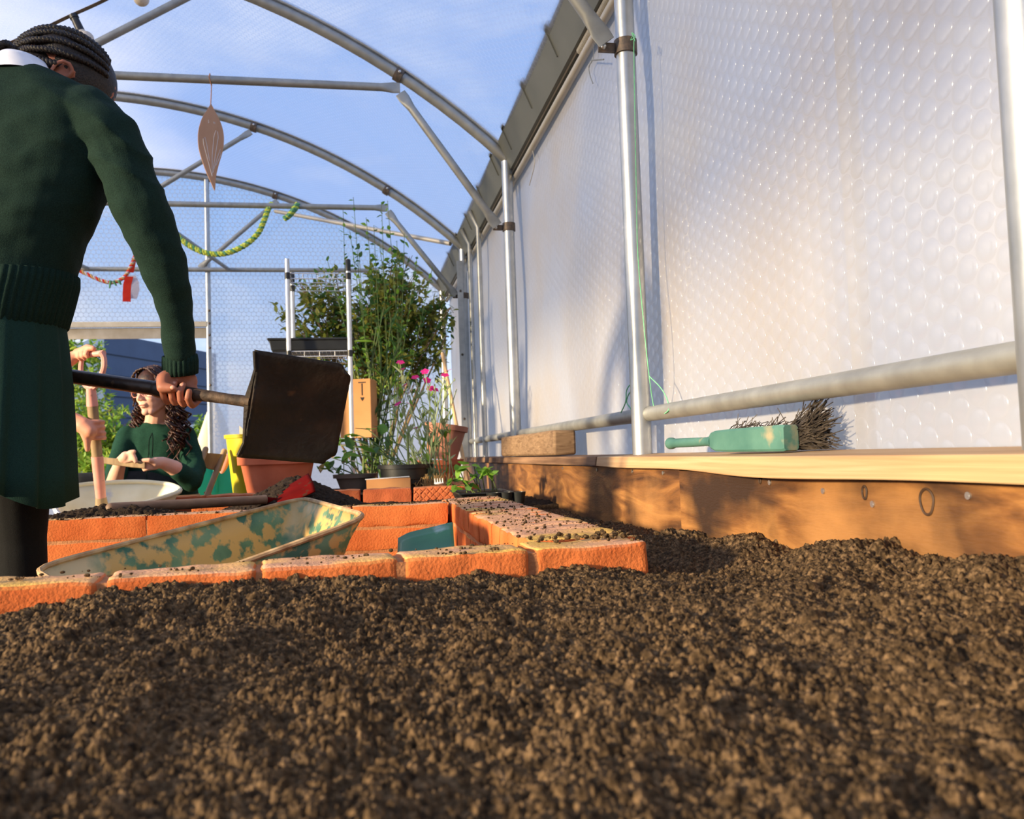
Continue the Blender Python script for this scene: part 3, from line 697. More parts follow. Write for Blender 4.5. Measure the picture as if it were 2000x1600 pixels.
MT['bulb'] = M('pearl_glass', [(.3, S(226,214,196)), (.7, S(240,230,214))], 3, .3, trans=.3)
MT['yelrope'] = M('yellow_green_rope', [(.3, S(206,220,70)), (.7, S(226,232,110))], 30, .8, trans=.2)
MT['grnrope'] = M('green_rope', [(.3, S(84,150,110)), (.7, S(120,180,130))], 30, .8, trans=.2)
MT['redrib'] = M('red_ribbon', [(.3, S(232,50,30)), (.7, S(246,74,44))], 20, .7, trans=.35)
MT['whiterib'] = M('white_dotted_ribbon', [(.3, S(222,216,226)), (.62, S(232,226,232)), (.70, S(196,150,180))], 60, .7, trans=.35)
MT['leafA'] = M('shrub_leaf', [(.3, S(112,126,46)), (.7, S(182,178,86))], 4, .5, 0, 60, trans=.45)
MT['leafB'] = M('deep_green_leaf', [(.3, S(60,100,50)), (.7, S(108,148,78))], 4, .5, 0, 60, trans=.45)
MT['leafC'] = M('bright_leaf', [(.3, S(96,150,46)), (.7, S(164,200,80))], 5, .5, 0, 60, trans=.45)
MT['leafS'] = M('silver_leaf', [(.3, S(150,170,116)), (.7, S(198,210,166))], 6, .8, 0, 60, trans=.3)
MT['leafH'] = M('hedge_leaf', [(.3, S(120,150,40)), (.7, S(200,214,90))], 1.5, .5, 0, 60, trans=.45)
MT['stem'] = M('plant_stem', [(.3, S(80,100,52)), (.7, S(118,134,78))], 8, .7)
MT['bark'] = M('thin_bark', [(.3, S(92,76,54)), (.7, S(140,118,88))], 8, .85)
MT['magenta'] = M('magenta_petal', [(.3, S(206,20,110)), (.7, S(232,44,140))], 20, .6, trans=.3)
MT['straw'] = M('dry_straw', [(.3, S(190,150,92)), (.7, S(222,186,124))], 20, .9, trans=.2)
MT['cane'] = M('pale_cane', [(.3, S(200,160,112)), (.7, S(222,188,140))], 8, .7)

def T_(name, label, cat, p, group=None): return thing(name, label, cat, tuple(p), group)
def solid(o, t): m = o.modifiers.new('thick', 'SOLIDIFY'); m.thickness = t; m.offset = 0; return o

# ------------------------------------------------------------------ green wheelbarrow in the brick notch
A, B, Cc, D_ = at(592, 973, 2.25), at(722, 1009, 1.80), at(205, 1196, 1.52), at(62, 1110, 1.66)
def rounded_loop(cs, r=.16, n=9):
    out = []; m = len(cs)
    for i in range(m):
        p, a, b = cs[i], cs[i-1], cs[(i+1) % m]; u = p+(a-p)*r; w = p+(b-p)*r
        for k in range(5): t = k/4; out.append(u*(1-t)**2+p*2*t*(1-t)+w*t*t)
        e = b+(p-b)*r
        for k in range(1, n): out.append(w+(e-w)*(k/n))
    return out
rim = rounded_loop([A, B, Cc, D_], .13)
cen = sum(rim, V((0,0,0)))/len(rim)
nrm = (B-A).cross(D_-A).normalized(); nrm = nrm if nrm.z > 0 else -nrm
def tray(name, rim, depth, inset, parent, mat, rings=7, lump=.004):
    mb = MB(); cen = sum(rim, V((0,0,0)))/len(rim); rr = []
    for k in range(rings):
        t = k/(rings-1); s = 1-inset*t**.8; rr.append([cen+(p-cen)*s+V((0, 0, -depth*(t**.9)))+mnoise.noise_vector(p*9+V((k, 0, 0)))*lump for p in rim])
    for s in (.5, .2): rr.append([cen+(p-cen)*((1-inset)*s)+V((0, 0, -depth*1.02)) for p in rim])
    mb.loft(rr, True, False); n = len(rim); base = len(mb.v)-n; mb.f.append(tuple(range(base, base+n))); mb.m.append(0)
    return solid(mb.build(name, mat, parent), .003)
wb = T_('wheelbarrow', 'green wheelbarrow crusted with ochre mortar inside the brick wall', 'wheelbarrow', (cen.x, cen.y, 0))
tray('tray', rim, .23, .34, wb, MT['green_paint'])
mb = MB(); mb.tube(rim+[rim[0]], .0062, 8, False); mb.build('rim', MT['rim'], wb)
ax = (A+B-Cc-D_).normalized(); ax.z = 0; ax.normalize(); sd_ = V((-ax.y, ax.x, 0))
wc = V((cen.x, cen.y, 0))+ax*.30+V((0, 0, .165))
mb = MB(); tor = []
rt = Matrix(((ax.x, sd_.x, 0), (ax.y, sd_.y, 0), (0, 0, 1)))
for i in range(28):
    a = 2*math.pi*i/28; c = wc+ax*(.125*math.cos(a))+V((0, 0, .125*math.sin(a))); e1 = ax*math.cos(a)+V((0, 0, math.sin(a)))
    tor.append([c+e1*(.038*math.cos(b))+sd_*(.038*math.sin(b)) for b in [2*math.pi*k/10 for k in range(10)]])
tor.append(tor[0]); mb.loft(tor, True, False); wh = mb.build('wheel', MT['rubber'], wb)
mb = MB(); mb.tube([wc-sd_*.03, wc+sd_*.03], .09, 20); mb.build('hub', MT['galv'], wh)
for s in (-1, 1):
    mb = MB(); mb.tube([wc+sd_*.05*s, wc+sd_*.10*s-ax*.15+V((0,0,.0)), V((cen.x, cen.y, .17))+sd_*.16*s-ax*.2, V((cen.x, cen.y, .30))+sd_*.19*s-ax*.46], .014, 10); mb.build('handle', MT['galv_dull'], wb)
    mb = MB(); q = V((cen.x, cen.y, .2))+sd_*.17*s-ax*.22; mb.tube([q, q+V((0,0,-.19))-ax*.03, q+V((0,0,-.19))-ax*.1], .013, 8); mb.build('leg', MT['galv_dull'], wb)
# white barrow behind the far row
rim2 = curve_pts([at(*p) for p in ((112,962,3.5),(130,952,3.65),(180,945,3.75),(262,941,3.78),(322,945,3.72),(346,952,3.6),(350,960,3.5),(325,970,3.4),(280,983,3.3),(215,1003,3.16),(150,1016,3.11),(116,1006,3.2),(106,982,3.35),(112,962,3.5))], 78)[:-1]
c2 = sum(rim2, V((0,0,0)))/len(rim2)
wb2 = T_('wheelbarrow', 'cream white wheelbarrow tub with a pink spade standing in it', 'wheelbarrow', (c2.x, c2.y, 0))
tray('tray', rim2, .17, .30, wb2, MT['whitetub'])
mb = MB(); mb.tube(rim2+[rim2[0]], .010, 8, False); mb.build('rim', MT['whitetub'], wb2)
for dx in (-.2, .15):
    mb = MB(); mb.tube([(c2.x+dx, c2.y, .36), (c2.x+dx*1.2, c2.y, .02), (c2.x+dx*1.2+.1, c2.y, .02)], .015, 8); mb.build('leg', MT['galv_dull'], wb2)
mb = MB(); mb.lathe([(.02,-.03),(.14,-.03),(.16,0),(.14,.03),(.02,.03)], (c2.x+.3, c2.y-.03, .16), 24, rot=Matrix.Rotation(math.pi/2, 3, 'X')); mb.build('wheel', MT['rubber'], wb2)

# pink handled spade
P0, P1 = at(178, 765, 3.28), at(199, 992, 3.36)
sp_ = T_('garden_spade', 'spade with pink coated D handle standing in the cream barrow', 'spade', P1)
lp = lambda t: P0+(P1-P0)*t
mb = MB(); mb.tube([lp(.10), lp(.56)], .020, 14); mb.build('wooden_shaft', MT['ashwood'], sp_)
mb = MB(); mb.tube([lp(-.03), lp(.12)], [.017, .0215], 14)
wv = (at(205, 700, 3.28)-at(160, 705, 3.28))
g0, g1 = at(160, 694, 3.30), at(203, 690, 3.26)
mb.tube(curve_pts([lp(-.02), at(166, 752, 3.29), at(158, 728, 3.30), g0], 12), .0095, 8); mb.tube(curve_pts([lp(-.02), at(189, 752, 3.27), at(202, 722, 3.26), at(203, 700, 3.26), g1+V((-.012, 0, .004))], 14), .0105, 8)
mb.tube([g0, g1], .012, 10); mb.build('handle', MT['pinkcoat'], sp_)
mb = MB(); mb.tube([lp(.55), lp(.92)], [.0225, .019], 14); mb.build('socket', MT['pinkcoat'], sp_)
mb = MB(); mb.tube([lp(.91), lp(1.03)], [.020, .027], 12); mb.build('blade_neck', MT['ashwood'], sp_)

# shovel held by the girl
s0, s1 = at(-70, 705, 2.02), at(484, 785, 1.90)
sh = T_('square_shovel', 'dark soil-caked square mouth shovel held up by the girl', 'shovel', s1)
ls = lambda t: s0+(s1-s0)*t
mb = MB(); mb.tube([ls(0), ls(.70)], .0168, 16); mb.build('shaft', MT['shaft'], sh)
mb = MB(); mb.tube([ls(.685), ls(.70), ls(.715), ls(.73)], [.0185, .0205, .0205, .0188], 14); mb.build('binding', MT['shaft'], sh)
mb = MB(); mb.tube([ls(.72), ls(.8), ls(.93), at(488, 785, 1.892), at(512, 788, 1.912)], [.0165, .0150, .0125, .0135, .004], 14); mb.build('socket', MT['rust'], sh)
mb = MB(); n = 22
TL, TR, BR_, BL_ = at(497, 683, 1.855), at(690, 714, 1.955), at(654, 908, 2.00), at(463, 893, 1.90)
vs = []
for i in range(n+1):
    for j in range(n+1):
        u, v = j/n, i/n; p = TL*(1-u)*(1-v)+TR*u*(1-v)+BR_*u*v+BL_*(1-u)*v
        edge = min(v, 1-v); nrm_ = V((.15, -1, .1)).normalized()
        p = p + nrm_*(-.022*math.sin(math.pi*v)*u**.7*(1.2-.5*u) + .007*math.exp(-((v-.47)/.10)**2)*(1-u)**2) + V((.030*math.sin(math.pi*v)**.5*max(0, 1-u*4)*.40, 0, 0))
        cr = max(0, u-.86)/.14; cv = max(0, abs(v-.5)-.38)/.12; p = p + V((-.022*(cr*cv)**1.5, 0, (-.02 if v < .5 else .02)*(cr*cv)**1.5))
        p = p + mnoise.noise_vector(p*40)*.0012; vs.append(p)
mb.add(vs, [(i*(n+1)+j, i*(n+1)+j+1, (i+1)*(n+1)+j+1, (i+1)*(n+1)+j) for i in range(n) for j in range(n)])
bl0 = solid(mb.build('blade', MT['blade'], sh), .0045)
mb = MB(); mb.tube([at(497, 686, 1.855), at(499, 722, 1.865), at(494, 745, 1.875), at(488, 776, 1.885)], [.004, .004, .006, .011], 8); mb.tube([at(486, 792, 1.887), at(480, 830, 1.893), at(477, 865, 1.896), at(465, 890, 1.90)], [.011, .006, .004, .004], 8); mb.build('tread', MT['blade'], sh)

# red spade lying with its long handle on the far row
h0, h1 = at(217, 1000, 2.72), at(520, 985, 3.02)
h0.z = ZB+.024; 
rs = T_('red_spade', 'red bladed spade lying on the bricks, long brown handle', 'spade', h0)
h1 = V((h1.x, h1.y, .485))
mb = MB(); mb.ell(h0, .018, nu=12, nv=8); mb.tube([h0, h0+(h1-h0)*.5, h1], [.0185, .0175, .0165], 14); mb.build('handle', MT['greywood'], rs)
q0, q1, q2, q3 = at(532, 968, 3.15), at(603, 925, 3.22), at(612, 940, 3.30), at(538, 980, 3.05)
mb = MB(); n = 10; vs = []
for i in range(n+1):
    for j in range(n+1):
        u, v = j/n, i/n; p = q0*(1-u)*(1-v)+q1*u*(1-v)+q2*u*v+q3*(1-u)*v; p = p+V((.2, -1, .3)).normalized()*(.012*math.sin(math.pi*v)); vs.append(p)
q2b, q3b = at(616, 960, 3.02), at(546, 992, 2.97)
vs = []
for i in range(n+1):
    for j in range(n+1):
        u, v = j/n, i/n; p = q0*(1-u)*(1-v)+q1*u*(1-v)+q2b*u*v+q3b*(1-u)*v; vs.append(p+V((.2, -1, .2)).normalized()*(.02*math.sin(math.pi*v)))
mb.add(vs, [(i*(n+1)+j, i*(n+1)+j+1, (i+1)*(n+1)+j+1, (i+1)*(n+1)+j) for i in range(n) for j in range(n)]); solid(mb.build('blade', MT['redblade'], rs), .004)
mb = MB(); mb.tube([h1-V((.03,0,0)), (q0+q3b)/2], .014, 10); mb.build('socket', MT['redblade'], rs)

# teal scoop standing in the notch
gs = T_('hand_scoop', 'teal scoop blade leaning inside the brick corner', 'scoop', at(830, 1075, 1.9))
mb = MB(); n = 12; vs = []
c0, c1, c2_, c3 = at(884, 1021, 2.02), at(778, 1046, 2.05), at(768, 1092, 1.75), at(893, 1070, 1.70)
for i in range(n+1):
    for j in range(n+1):
        u, v = j/n, i/n; p = c0*(1-u)*(1-v)+c1*u*(1-v)+c2_*u*v+c3*(1-u)*v
        p = p+V((0, 0, -.05*math.sin(math.pi*v)))+V((0, 0, -.015*max(0, u-.8)*5*abs(v-.5))); vs.append(p)
mb.add(vs, [(i*(n+1)+j, i*(n+1)+j+1, (i+1)*(n+1)+j+1, (i+1)*(n+1)+j) for i in range(n) for j in range(n)]); solid(mb.build('blade', MT['teal'], gs), .004)
mb = MB(); mb.tube([(c0+c3)/2+V((-.02,0,-.045)), V((.265, 1.95, .2)), V((.24, 1.95, .02))], [.013, .014, .016], 10); mb.build('handle', MT['chairwood'], gs)

# ------------------------------------------------------------------ on the cap boards: timber offcut and hand brush
mb = MB(); ny = 14
rings = []
for i in range(ny+1):
    y = 3.31+1.1*i/ny; k = .006*math.sin(i*.9); rings.append([V((x, y, z)) for x, z in ((.772+k-.03*i/ny, .606), (.866-.03*i/ny, .606), (.866+k*.4-.03*i/ny, .706), (.774+k-.03*i/ny, .708+k*.3))])
mb.loft(rings); tag(mb.build('timber_offcut', MT['block'], auto=30, bevel=.010), 'long rough sawn timber offcut lying on the dark cap board', 'timber')
hb = T_('hand_brush', 'worn green hand brush with wire bristles on the pine board', 'brush', (.80, 1.8, .606))
bA, bB, bH = V((.795, 1.80, .606)), V((.828, 1.525, .606)), V((.800, 2.10, .632))
bd_ = (bB-bA).normalized(); bs = V((bd_.y*-1, bd_.x, 0)); bs = bs if bs.x > 0 else -bs
mb = MB(); rings = []
for t, h, w in ((-.012, .022, .018), (0, .036, .026), (.025, .046, .034), (.08, .049, .036), (.2, .051, .036), (.275, .052, .036), (.282, .048, .033)):
    c = bA+bd_*t; zc = .606+(.026 if t > .02 else .027)
    rings.append([c+bs*(sx*w/2)+V((0, 0, zc-.606+sz*h/2)) for sx, sz in ((-1, -.82), (-.8, -1), (.8, -1), (1, -.82), (1, .82), (.8, 1), (-.8, 1), (-1, .82))])
mb.loft(rings); mb.build('brush_body', MT['brushgreen'], hb, auto=30)
mb = MB(); hs = bA+bd_*(-.005)+V((0, 0, .026)); mb.tube([hs, hs+(bH-hs)*.12, hs+(bH-hs)*.5, hs+(bH-hs)*.86, hs+(bH-hs)*.93, hs+(bH-hs)*.97, bH], [.014, .0105, .0115, .0120, .0150, .0155, .011], 14); mb.build('handle', MT['brushgreen'], hb)
mb = MB()
for k in range(850):
    end = R.random() < .62
    t = R.uniform(.235, .278) if end else R.uniform(.02, .26); z = .612+.042*R.random(); p = bA+bd_*t+bs*.017; p.z = z
    d = (bs*R.uniform(.3, .9)+bd_*R.uniform(.2, 1.1)+V((0, 0, R.uniform(-.35, .75)))) if end else (bs*1.0+V((0, 0, R.uniform(-.25, .95)))+bd_*R.uniform(-.5, .5))
    d.normalize(); L = R.uniform(.045, .098) if end else R.uniform(.03, .05); m = p+d*L*.55+V((R.gauss(0, .004), R.gauss(0, .004), R.gauss(0, .004))); q = p+d*L+V((R.gauss(0, .010), R.gauss(0, .010), R.gauss(0, .010)))
    q.z = max(q.z, .608); m.z = max(m.z, .608); q.x = min(q.x, .893); m.x = min(m.x, .893)
    mb.tube([p, m, q], .0009, 4, False)
b_ = mb.build('bristles', MT['bristle'], hb); b_['kind'] = 'stuff'

# ------------------------------------------------------------------ pots and things on the rear bed
def pot(name, label, c, r0, r1, h, mat, rimh=.035, cat='plant pot', tilt=None, group=None, fill=True):
    t = T_(name, label, cat, c, group); rot = tilt or Matrix.Identity(3)
    mb = MB(); mb.lathe([(0.001, 0), (r0, 0), (r0+(r1-r0)*(h-rimh)/h, h-rimh), (r1+.008, h-rimh), (r1+.010, h), (r1-.006, h), (r1-.010, h-.01), (r0-.008, .012), (.001, .012)], c, 40, rot=rot); mb.build('body', mat, t, auto=30)
    if fill:
        mb = MB(); mb.lathe([(.001, h*.86), (r1-.014, h*.84)], c, 24, rot=rot); mb.build('compost', MT['soil_dark'], t)
    return t
pot('flower_pot', 'broad terracotta pot on the rear bed under the shovel blade', (-.40, 4.40, .452), .145, .185, .195, MT['terra'], .04)
pot('flower_pot', 'dusty terracotta pot tilted on top of another pot', (.475, 4.88, .60), .085, .118, .20, MT['terra2'], .03, tilt=Matrix.Rotation(.16, 3, 'Y'))
pot('flower_pot', 'terracotta pot at the board corner under the tilted pot', (.46, 4.88, .452), .105, .13, .145, MT['terra'], .03, fill=False)
pot('plastic_pot', 'yellow plastic pot behind the broad terracotta pot', (-.585, 5.1, .20), .105, .165, .58, MT['yellow'], .02, 'pot')
mb = MB(); ts = [(-.04, .04)]; cpt = at(480, 852, 5.1)
t = T_('serrated_card', 'pale zigzag edged card standing in the yellow pot', 'card', (-.50, 5.12, .5))
pts = [(x-.075, z+.035) for x, z in ((-.60, .55), (-.60, .80), (-.575, .775), (-.555, .82), (-.535, .78), (-.51, .825), (-.485, .785), (-.46, .82), (-.43, .79), (-.43, .55))]
mb = MB(); mb.loft([[V((x, 5.10, z)) for x, z in pts], [V((x, 5.104, z)) for x, z in pts]]); mb.build('card_sheet', M('pale_card', [(.3, S(226,208,178)), (.7, S(236,220,194))], 5, .8), t, smooth=False)
# stacked black pots
for i, (z, r, h, lab) in enumerate(((.45, .128, .055, 'lower black round planter tray on the rear bed'), (.508, .132, .075, 'upper black round planter with leafy seedlings'))):
    pot('planter_tray', lab, (.235, 4.34, z), r*.93, r, h, MT['blackplastic'], .02, 'planter', group='black round planters')
mb = MB(); 
t = pot('trough_planter', 'grey brown trough with yellowing seedlings', (-.02, 4.55, .455), .075, .105, .085, M('grey_brown_plastic', [(.3, S(96,80,66)), (.7, S(132,112,94))], 6, .7), .02, 'planter')
# small cardboard carton
t = T_('small_carton', 'small open cardboard carton with white lining beside scored bricks', 'carton', (.14, 4.14, .452))
mb = MB(); w, d_, h = .205, .085, .068
for c, s in (((0, -d_/2, h/2), (w, .003, h)), ((0, d_/2, h/2), (w, .003, h)), ((-w/2, 0, h/2), (.003, d_, h)), ((w/2, 0, h/2), (.003, d_, h)), ((0, 0, .002), (w, d_, .003))): mb.box(V(c)+V((.14, 4.14, .452)), s)
mb.build('carton_walls', MT['card'], t, smooth=False)
mb = MB(); mb.box((.135, 4.14, .522), (.21, .09, .0025), Matrix.Rotation(-.03, 3, 'Y')); mb.build('liner', MT['white'], t)
t = T_('plastic_claw_clip', 'white toothed plastic clip on the scored bricks', 'clip', (.37, 3.98, .487))
mb = MB(); mb.ell((.37, 3.98, .491), (.024, .014, .006), nu=12, nv=6)
for k in range(4): mb.tube([(.352+.012*k, 3.98, .491), (.350+.012*k, 3.975, .515)], [.004, .0015], 6)
mb.build('clip_body', MT['white'], t)
# seedling tray at the corner
t = T_('seed_tray', 'black cell tray of bean seedlings between bricks and board', 'seed tray', (.50, 3.52, .415))
mb = MB(); mb.loft([[V((.50+sx*a, 3.52+sy*b, z)) for sx, sy in ((-1,-1),(1,-1),(1,1),(-1,1))] for a, b, z in ((.085, .14, .415), (.105, .17, .468), (.112, .177, .468), (.112, .177, .462), (.105, .17, .462))]); mb.build('tray', MT['blackplastic'], t, smooth=False, bevel=.002)
mb = MB(); mb.box((.50, 3.52, .458), (.19, .31, .01)); mb.build('compost', MT['soil_dark'], t)
for k in range(3):
    b = MB(); b.lathe([(.020, 0), (.030, .05), (.027, .05), (.024, .02)], (.52+.05*k, 3.30, .418), 14); b.build('cell', MT['blackplastic'], t)

# ------------------------------------------------------------------ shelf unit
su = T_('wire_shelf_unit', 'chrome wire shelf unit with black capped posts in front of the shrub', 'shelves', (-.2, 5.45, 0))
X0, X1, Y0, Y1 = -.40, -.035, 5.27, 5.66
for nm, x, y, cap in (('post', X0, Y0, False), ('post', X1, Y0, True), ('post', X0, Y1, True), ('post', X1, Y1, True)):
    mb = MB(); top = 1.855
    pr_ = []
    for k in range(60): pr_.append((.0145 if k % 2 == 0 else .0138, top*k/59))
    mb.lathe(pr_, (x, y, 0), 12); pp = mb.build(nm, MT['chrome'], su)
    if cap:
        mb = MB(); mb.lathe([(.0165, -.075), (.0165, -.005), (.013, 0), (.001, .001)], (x, y, top), 12); mb.build('cap', MT['blackplastic'], pp)
for z in (1.765, 1.285, .745, .25):
    mb = MB()
    for dz in (0, -.032):
        for a, b in (((X0, Y0), (X1, Y0)), ((X1, Y0), (X1, Y1)), ((X1, Y1), (X0, Y1)), ((X0, Y1), (X0, Y0))): mb.tube([(a[0], a[1], z+dz), (b[0], b[1], z+dz)], .0032, 6)
    for k in range(14): x = X0+(X1-X0)*(k+.5)/14; mb.tube([(x, Y0, z), (x, Y1, z)], .0016, 5)
    for k in range(5): x = X0+(X1-X0)*k/4; mb.tube([(x, Y0, z-.03), (x, Y0, z)], .002, 5); mb.tube([(x, Y1, z-.03), (x, Y1, z)], .002, 5)
    for k in (1, 2): y = Y0+(Y1-Y0)*k/3; mb.tube([(X0, y, z-.004), (X1, y, z-.004)], .0028, 5)
    sh_ = mb.build('shelf', MT['chrome'], su)
    for x, y in ((X0, Y0), (X1, Y0), (X0, Y1), (X1, Y1)):
        b = MB(); b.tube([(x, y, z-.036), (x, y, z+.004)], .0168, 12); b.build('sleeve', MT['blackplastic'], sh_)
mb = MB(); mb.loft([[V((-.27+sx*a, 5.47+sy*b, z)) for sx, sy in ((-1,-1),(1,-1),(1,1),(-1,1))] for a, b, z in ((.235, .14, 1.29), (.25, .15, 1.375), (.262, .16, 1.375), (.262, .16, 1.362), (.25, .15, 1.362), (.24, .145, 1.30))])
tag(mb.build('black_crate', MT['blackplastic'], smooth=False, bevel=.004), 'black plastic crate on the second wire shelf', 'crate')
cb = T_('cardboard_box', 'tall cardboard box with a printed arrow pointing down', 'box', (-.0, 5.45, .75))
mb = MB(); rb = Matrix.Rotation(-.25, 3, 'Z'); mb.box((.01, 5.46, .935), (.20, .17, .37), rb); mb.build('carton', MT['card'], cb, smooth=False, bevel=.003)
fc = V((.01, 5.46, .935))+rb @ V((.045, -.0866, .13)); ux = rb @ V((1, 0, 0))
mb = MB(); mb.box(fc+V((0, 0, .032)), (.046, .0015, .006), rb); mb.box(fc+V((0, 0, -.012)), (.006, .0015, .075), rb)
tipc = fc+V((0, 0, -.062)); mb.add([tipc-ux*.013+rb @ V((0, -.001, 0)), tipc+ux*.013+rb @ V((0, -.001, 0)), tipc+V((0, 0, -.024))+rb @ V((0, -.001, 0))], [(0, 2, 1)]); mb.build('printed_arrow', MT['ink'], cb, smooth=False)
mb = MB(); mb.box(V((.01, 5.46, .80))+rb @ V((.1008, .0, -.02)), (.0015, .012, .018), rb); mb.build('hand_hole', MT['ink'], cb, smooth=False)
# folding chair, turquoise chair, cane
fcx = T_('folding_chair', 'wooden folding chair with canvas-brown back slat behind the seated woman', 'chair', (-.78, 4.6, 0))
for a, b, lab in ((at(402, 878, 4.62), at(345, 1010, 4.38), 1), (at(438, 882, 4.78), at(388, 1010, 4.55), 2)):
    e = a+(b-a)*(a.z/(a.z-b.z)); mb = MB(); mb.tube([a, e], .0165, 12); mb.ell(a, .0165, nu=12, nv=8); mb.build('back_post', MT['chairwood'], fcx)
a1, a2, b1, b2 = at(402, 885, 4.62), at(438, 888, 4.78), at(391, 912, 4.60), at(426, 921, 4.75)
mb = MB(); sl = [[a1, a2, b2, b1], [p+V((.012, .014, 0)) for p in (a1, a2, b2, b1)]]; mb.loft(sl); mb.build('back_slat', MT['chairwood'], fcx, smooth=False)
for a, b in ((at(391, 942, 4.5), None), (at(420, 946, 4.66), None)):
    mb = MB(); e = V((a.x+.28, a.y+.02, .015)); s_ = V((a.x-.05, a.y, .47)); mb.tube([s_, e], .014, 10); mb.build('leg', MT['chairwood'], fcx)
mb = MB(); mb.box((-.99, 4.52, .455), (.36, .36, .02), Matrix.Rotation(.1, 3, 'Z')); mb.build('seat', MT['chairwood'], fcx, bevel=.004)
tc_ = T_('plastic_chair', 'turquoise plastic chair behind the wooden folding chair', 'chair', at(415, 1000, 5.1))
cp = at(417, 925, 5.1)
mb = MB(); rc = Matrix.Rotation(.5, 3, 'Z')
for i in range(1): mb.loft([[V((cp.x, cp.y, z))+rc @ V((x, .03*math.cos(x*9)+(z-.4)*.25+t_, 0)) for x in np.linspace(-.14, .14, 9)]+[V((cp.x, cp.y, z))+rc @ V((x, .03*math.cos(x*9)+(z-.4)*.25+t_+.008, 0)) for x in np.linspace(.14, -.14, 9)] for z, t_ in ((.40, 0), (.5, 0), (.6, 0), (.66, 0))])
mb.build('backrest', MT['turq'], tc_)
mb = MB(); mb.box((cp.x-.06, cp.y-.13, .40), (.32, .30, .02), rc); mb.build('seat', MT['turq'], tc_, bevel=.006)
for sx, sy in ((-1, -1), (1, -1), (1, 1), (-1, 1)):
    q = V((cp.x-.06, cp.y-.13, 0))+rc @ V((sx*.14, sy*.13, 0)); mb = MB(); mb.tube([q+V((0, 0, .68 if (sx, sy) == (1, 1) else .40)), q+rc @ V((sx*.02, sy*.02, 0))], .016, 8); mb.build('leg', MT['turq'], tc_)
mb = MB(); mb.ell(at(439, 906, 4.98), (.022, .012, .062), Matrix.Rotation(.35, 3, 'Y'), 14, 10); tag(mb.build('pink_cushion_toy', MT['pink']), 'small pink padded shape hanging on the turquoise chair', 'pink pad')
mb = MB(); ca, cb_ = at(864, 690, 5.6), at(905, 898, 5.25); mb.tube([ca, cb_+(cb_-ca)*(cb_.z/(ca.z-cb_.z))], .012, 10); tag(mb.build('garden_cane', MT['cane']), 'pale bamboo cane leaning beside the tilted pot', 'cane')

# ------------------------------------------------------------------ hung under the roof
lf = T_('wooden_leaf_ornament', 'flat wooden leaf ornament hung by twine from tie bar', 'ornament', (-.71, 4.50, 2.26))
ol = [(0, .225), (-.018, .19), (-.045, .14), (-.064, .07), (-.066, .0), (-.055, -.06), (-.032, -.13), (-.006, -.19), (.012, -.23), (.016, -.21), (.020, -.16), (.036, -.09), (.056, -.02), (.064, .05), (.056, .11), (.034, .165), (.012, .20)]
ol = [V((x, 0, z)) for x, z in ol]; cl = curve_pts(ol+[ol[0]], 68)[:-1]
rl = Matrix.Rotation(math.radians(24), 3, 'Z'); lc = V((-.71, 4.50, 2.262))
mb = MB(); mb.loft([[lc+rl @ (p+V((0, -.004, 0))) for p in cl], [lc+rl @ (p+V((0, .004, 0))) for p in cl]]); mb.build('leaf_plate', MT['ply'], lf, auto=30)
mb = MB()
def drawn(pts): mb.tube([lc+rl @ V((x, -.0048, z)) for x, z in pts], .0011, 5)
drawn([(-.0, -.16), (.002, -.05), (.012, .05), (.022, .085), (.032, .08), (.034, .05), (.022, -.02), (.006, -.12)]); drawn([(-.0, -.16), (-.02, -.08), (-.04, .0), (-.042, .03), (-.034, .04), (-.026, .01), (-.012, -.08)]); drawn([(.004, -.14), (.03, -.05), (.044, -.01), (.046, -.04), (.02, -.1)])
drawn([(-.012, .135), (-.016, .13), (-.012, .124), (-.016, .118)]); drawn([(.012, .12), (.012, .13), (.018, .128), (.018, .12)])
mb.build('drawn_lines', MT['white'], lf)
mb = MB(); mb.tube([lc+V((0, 0, .222)), lc+V((.002, 0, .26)), (-.705, 4.50, 2.58), (-.712, 4.472, 2.62), (-.712, 4.50, 2.647), (-.712, 4.527, 2.62), (-.704, 4.5, 2.585)], .0028, 6); mb.tube([lc+V((.002, 0, .222)), lc+V((.012, 0, .20))], .002, 5); mb.build('twine', MT['twine'], lf)
fl = T_('festoon_lights', 'festoon cable with frosted bulbs along the top corner', 'string lights', at(140, 32, 4.0))
cpts = curve_pts([at(-60, 125, 4.0), at(20, 84, 4.0), at(85, 56, 4.0), at(135, 32, 4.0), at(205, 0, 4.0), at(275, -40, 4.0), at(340, -75, 4.0)], 30)
mb = MB(); mb.tube(cpts, .011, 8, flat=.45); mb.build('cable', M('dirty_cable', [(.3, S(84,74,62)), (.7, S(138,122,102))], 20, .7), fl)
for (a, b, c) in (((143, 30), (158, 62), (168, 76)), ((268, -45), (272, -20), (276, -3))):
    pa, pb, pc = at(*a, 4.0), at(*b, 4.0), at(*c, 4.0)
    mb = MB(); mb.tube([pa, pa+(pb-pa)*.2, pa+(pb-pa)*.21, pb], [.021, .021, .018, .020], 14); so = mb.build('socket', MT['blackplastic'], fl)
    mb = MB(); dr = (pc-pb).normalized(); mb.ell(pc, .036, nu=18, nv=12); mb.tube([pb-dr*.005, pc], [.019, .026], 14); mb.build('bulb', MT['bulb'], fl)
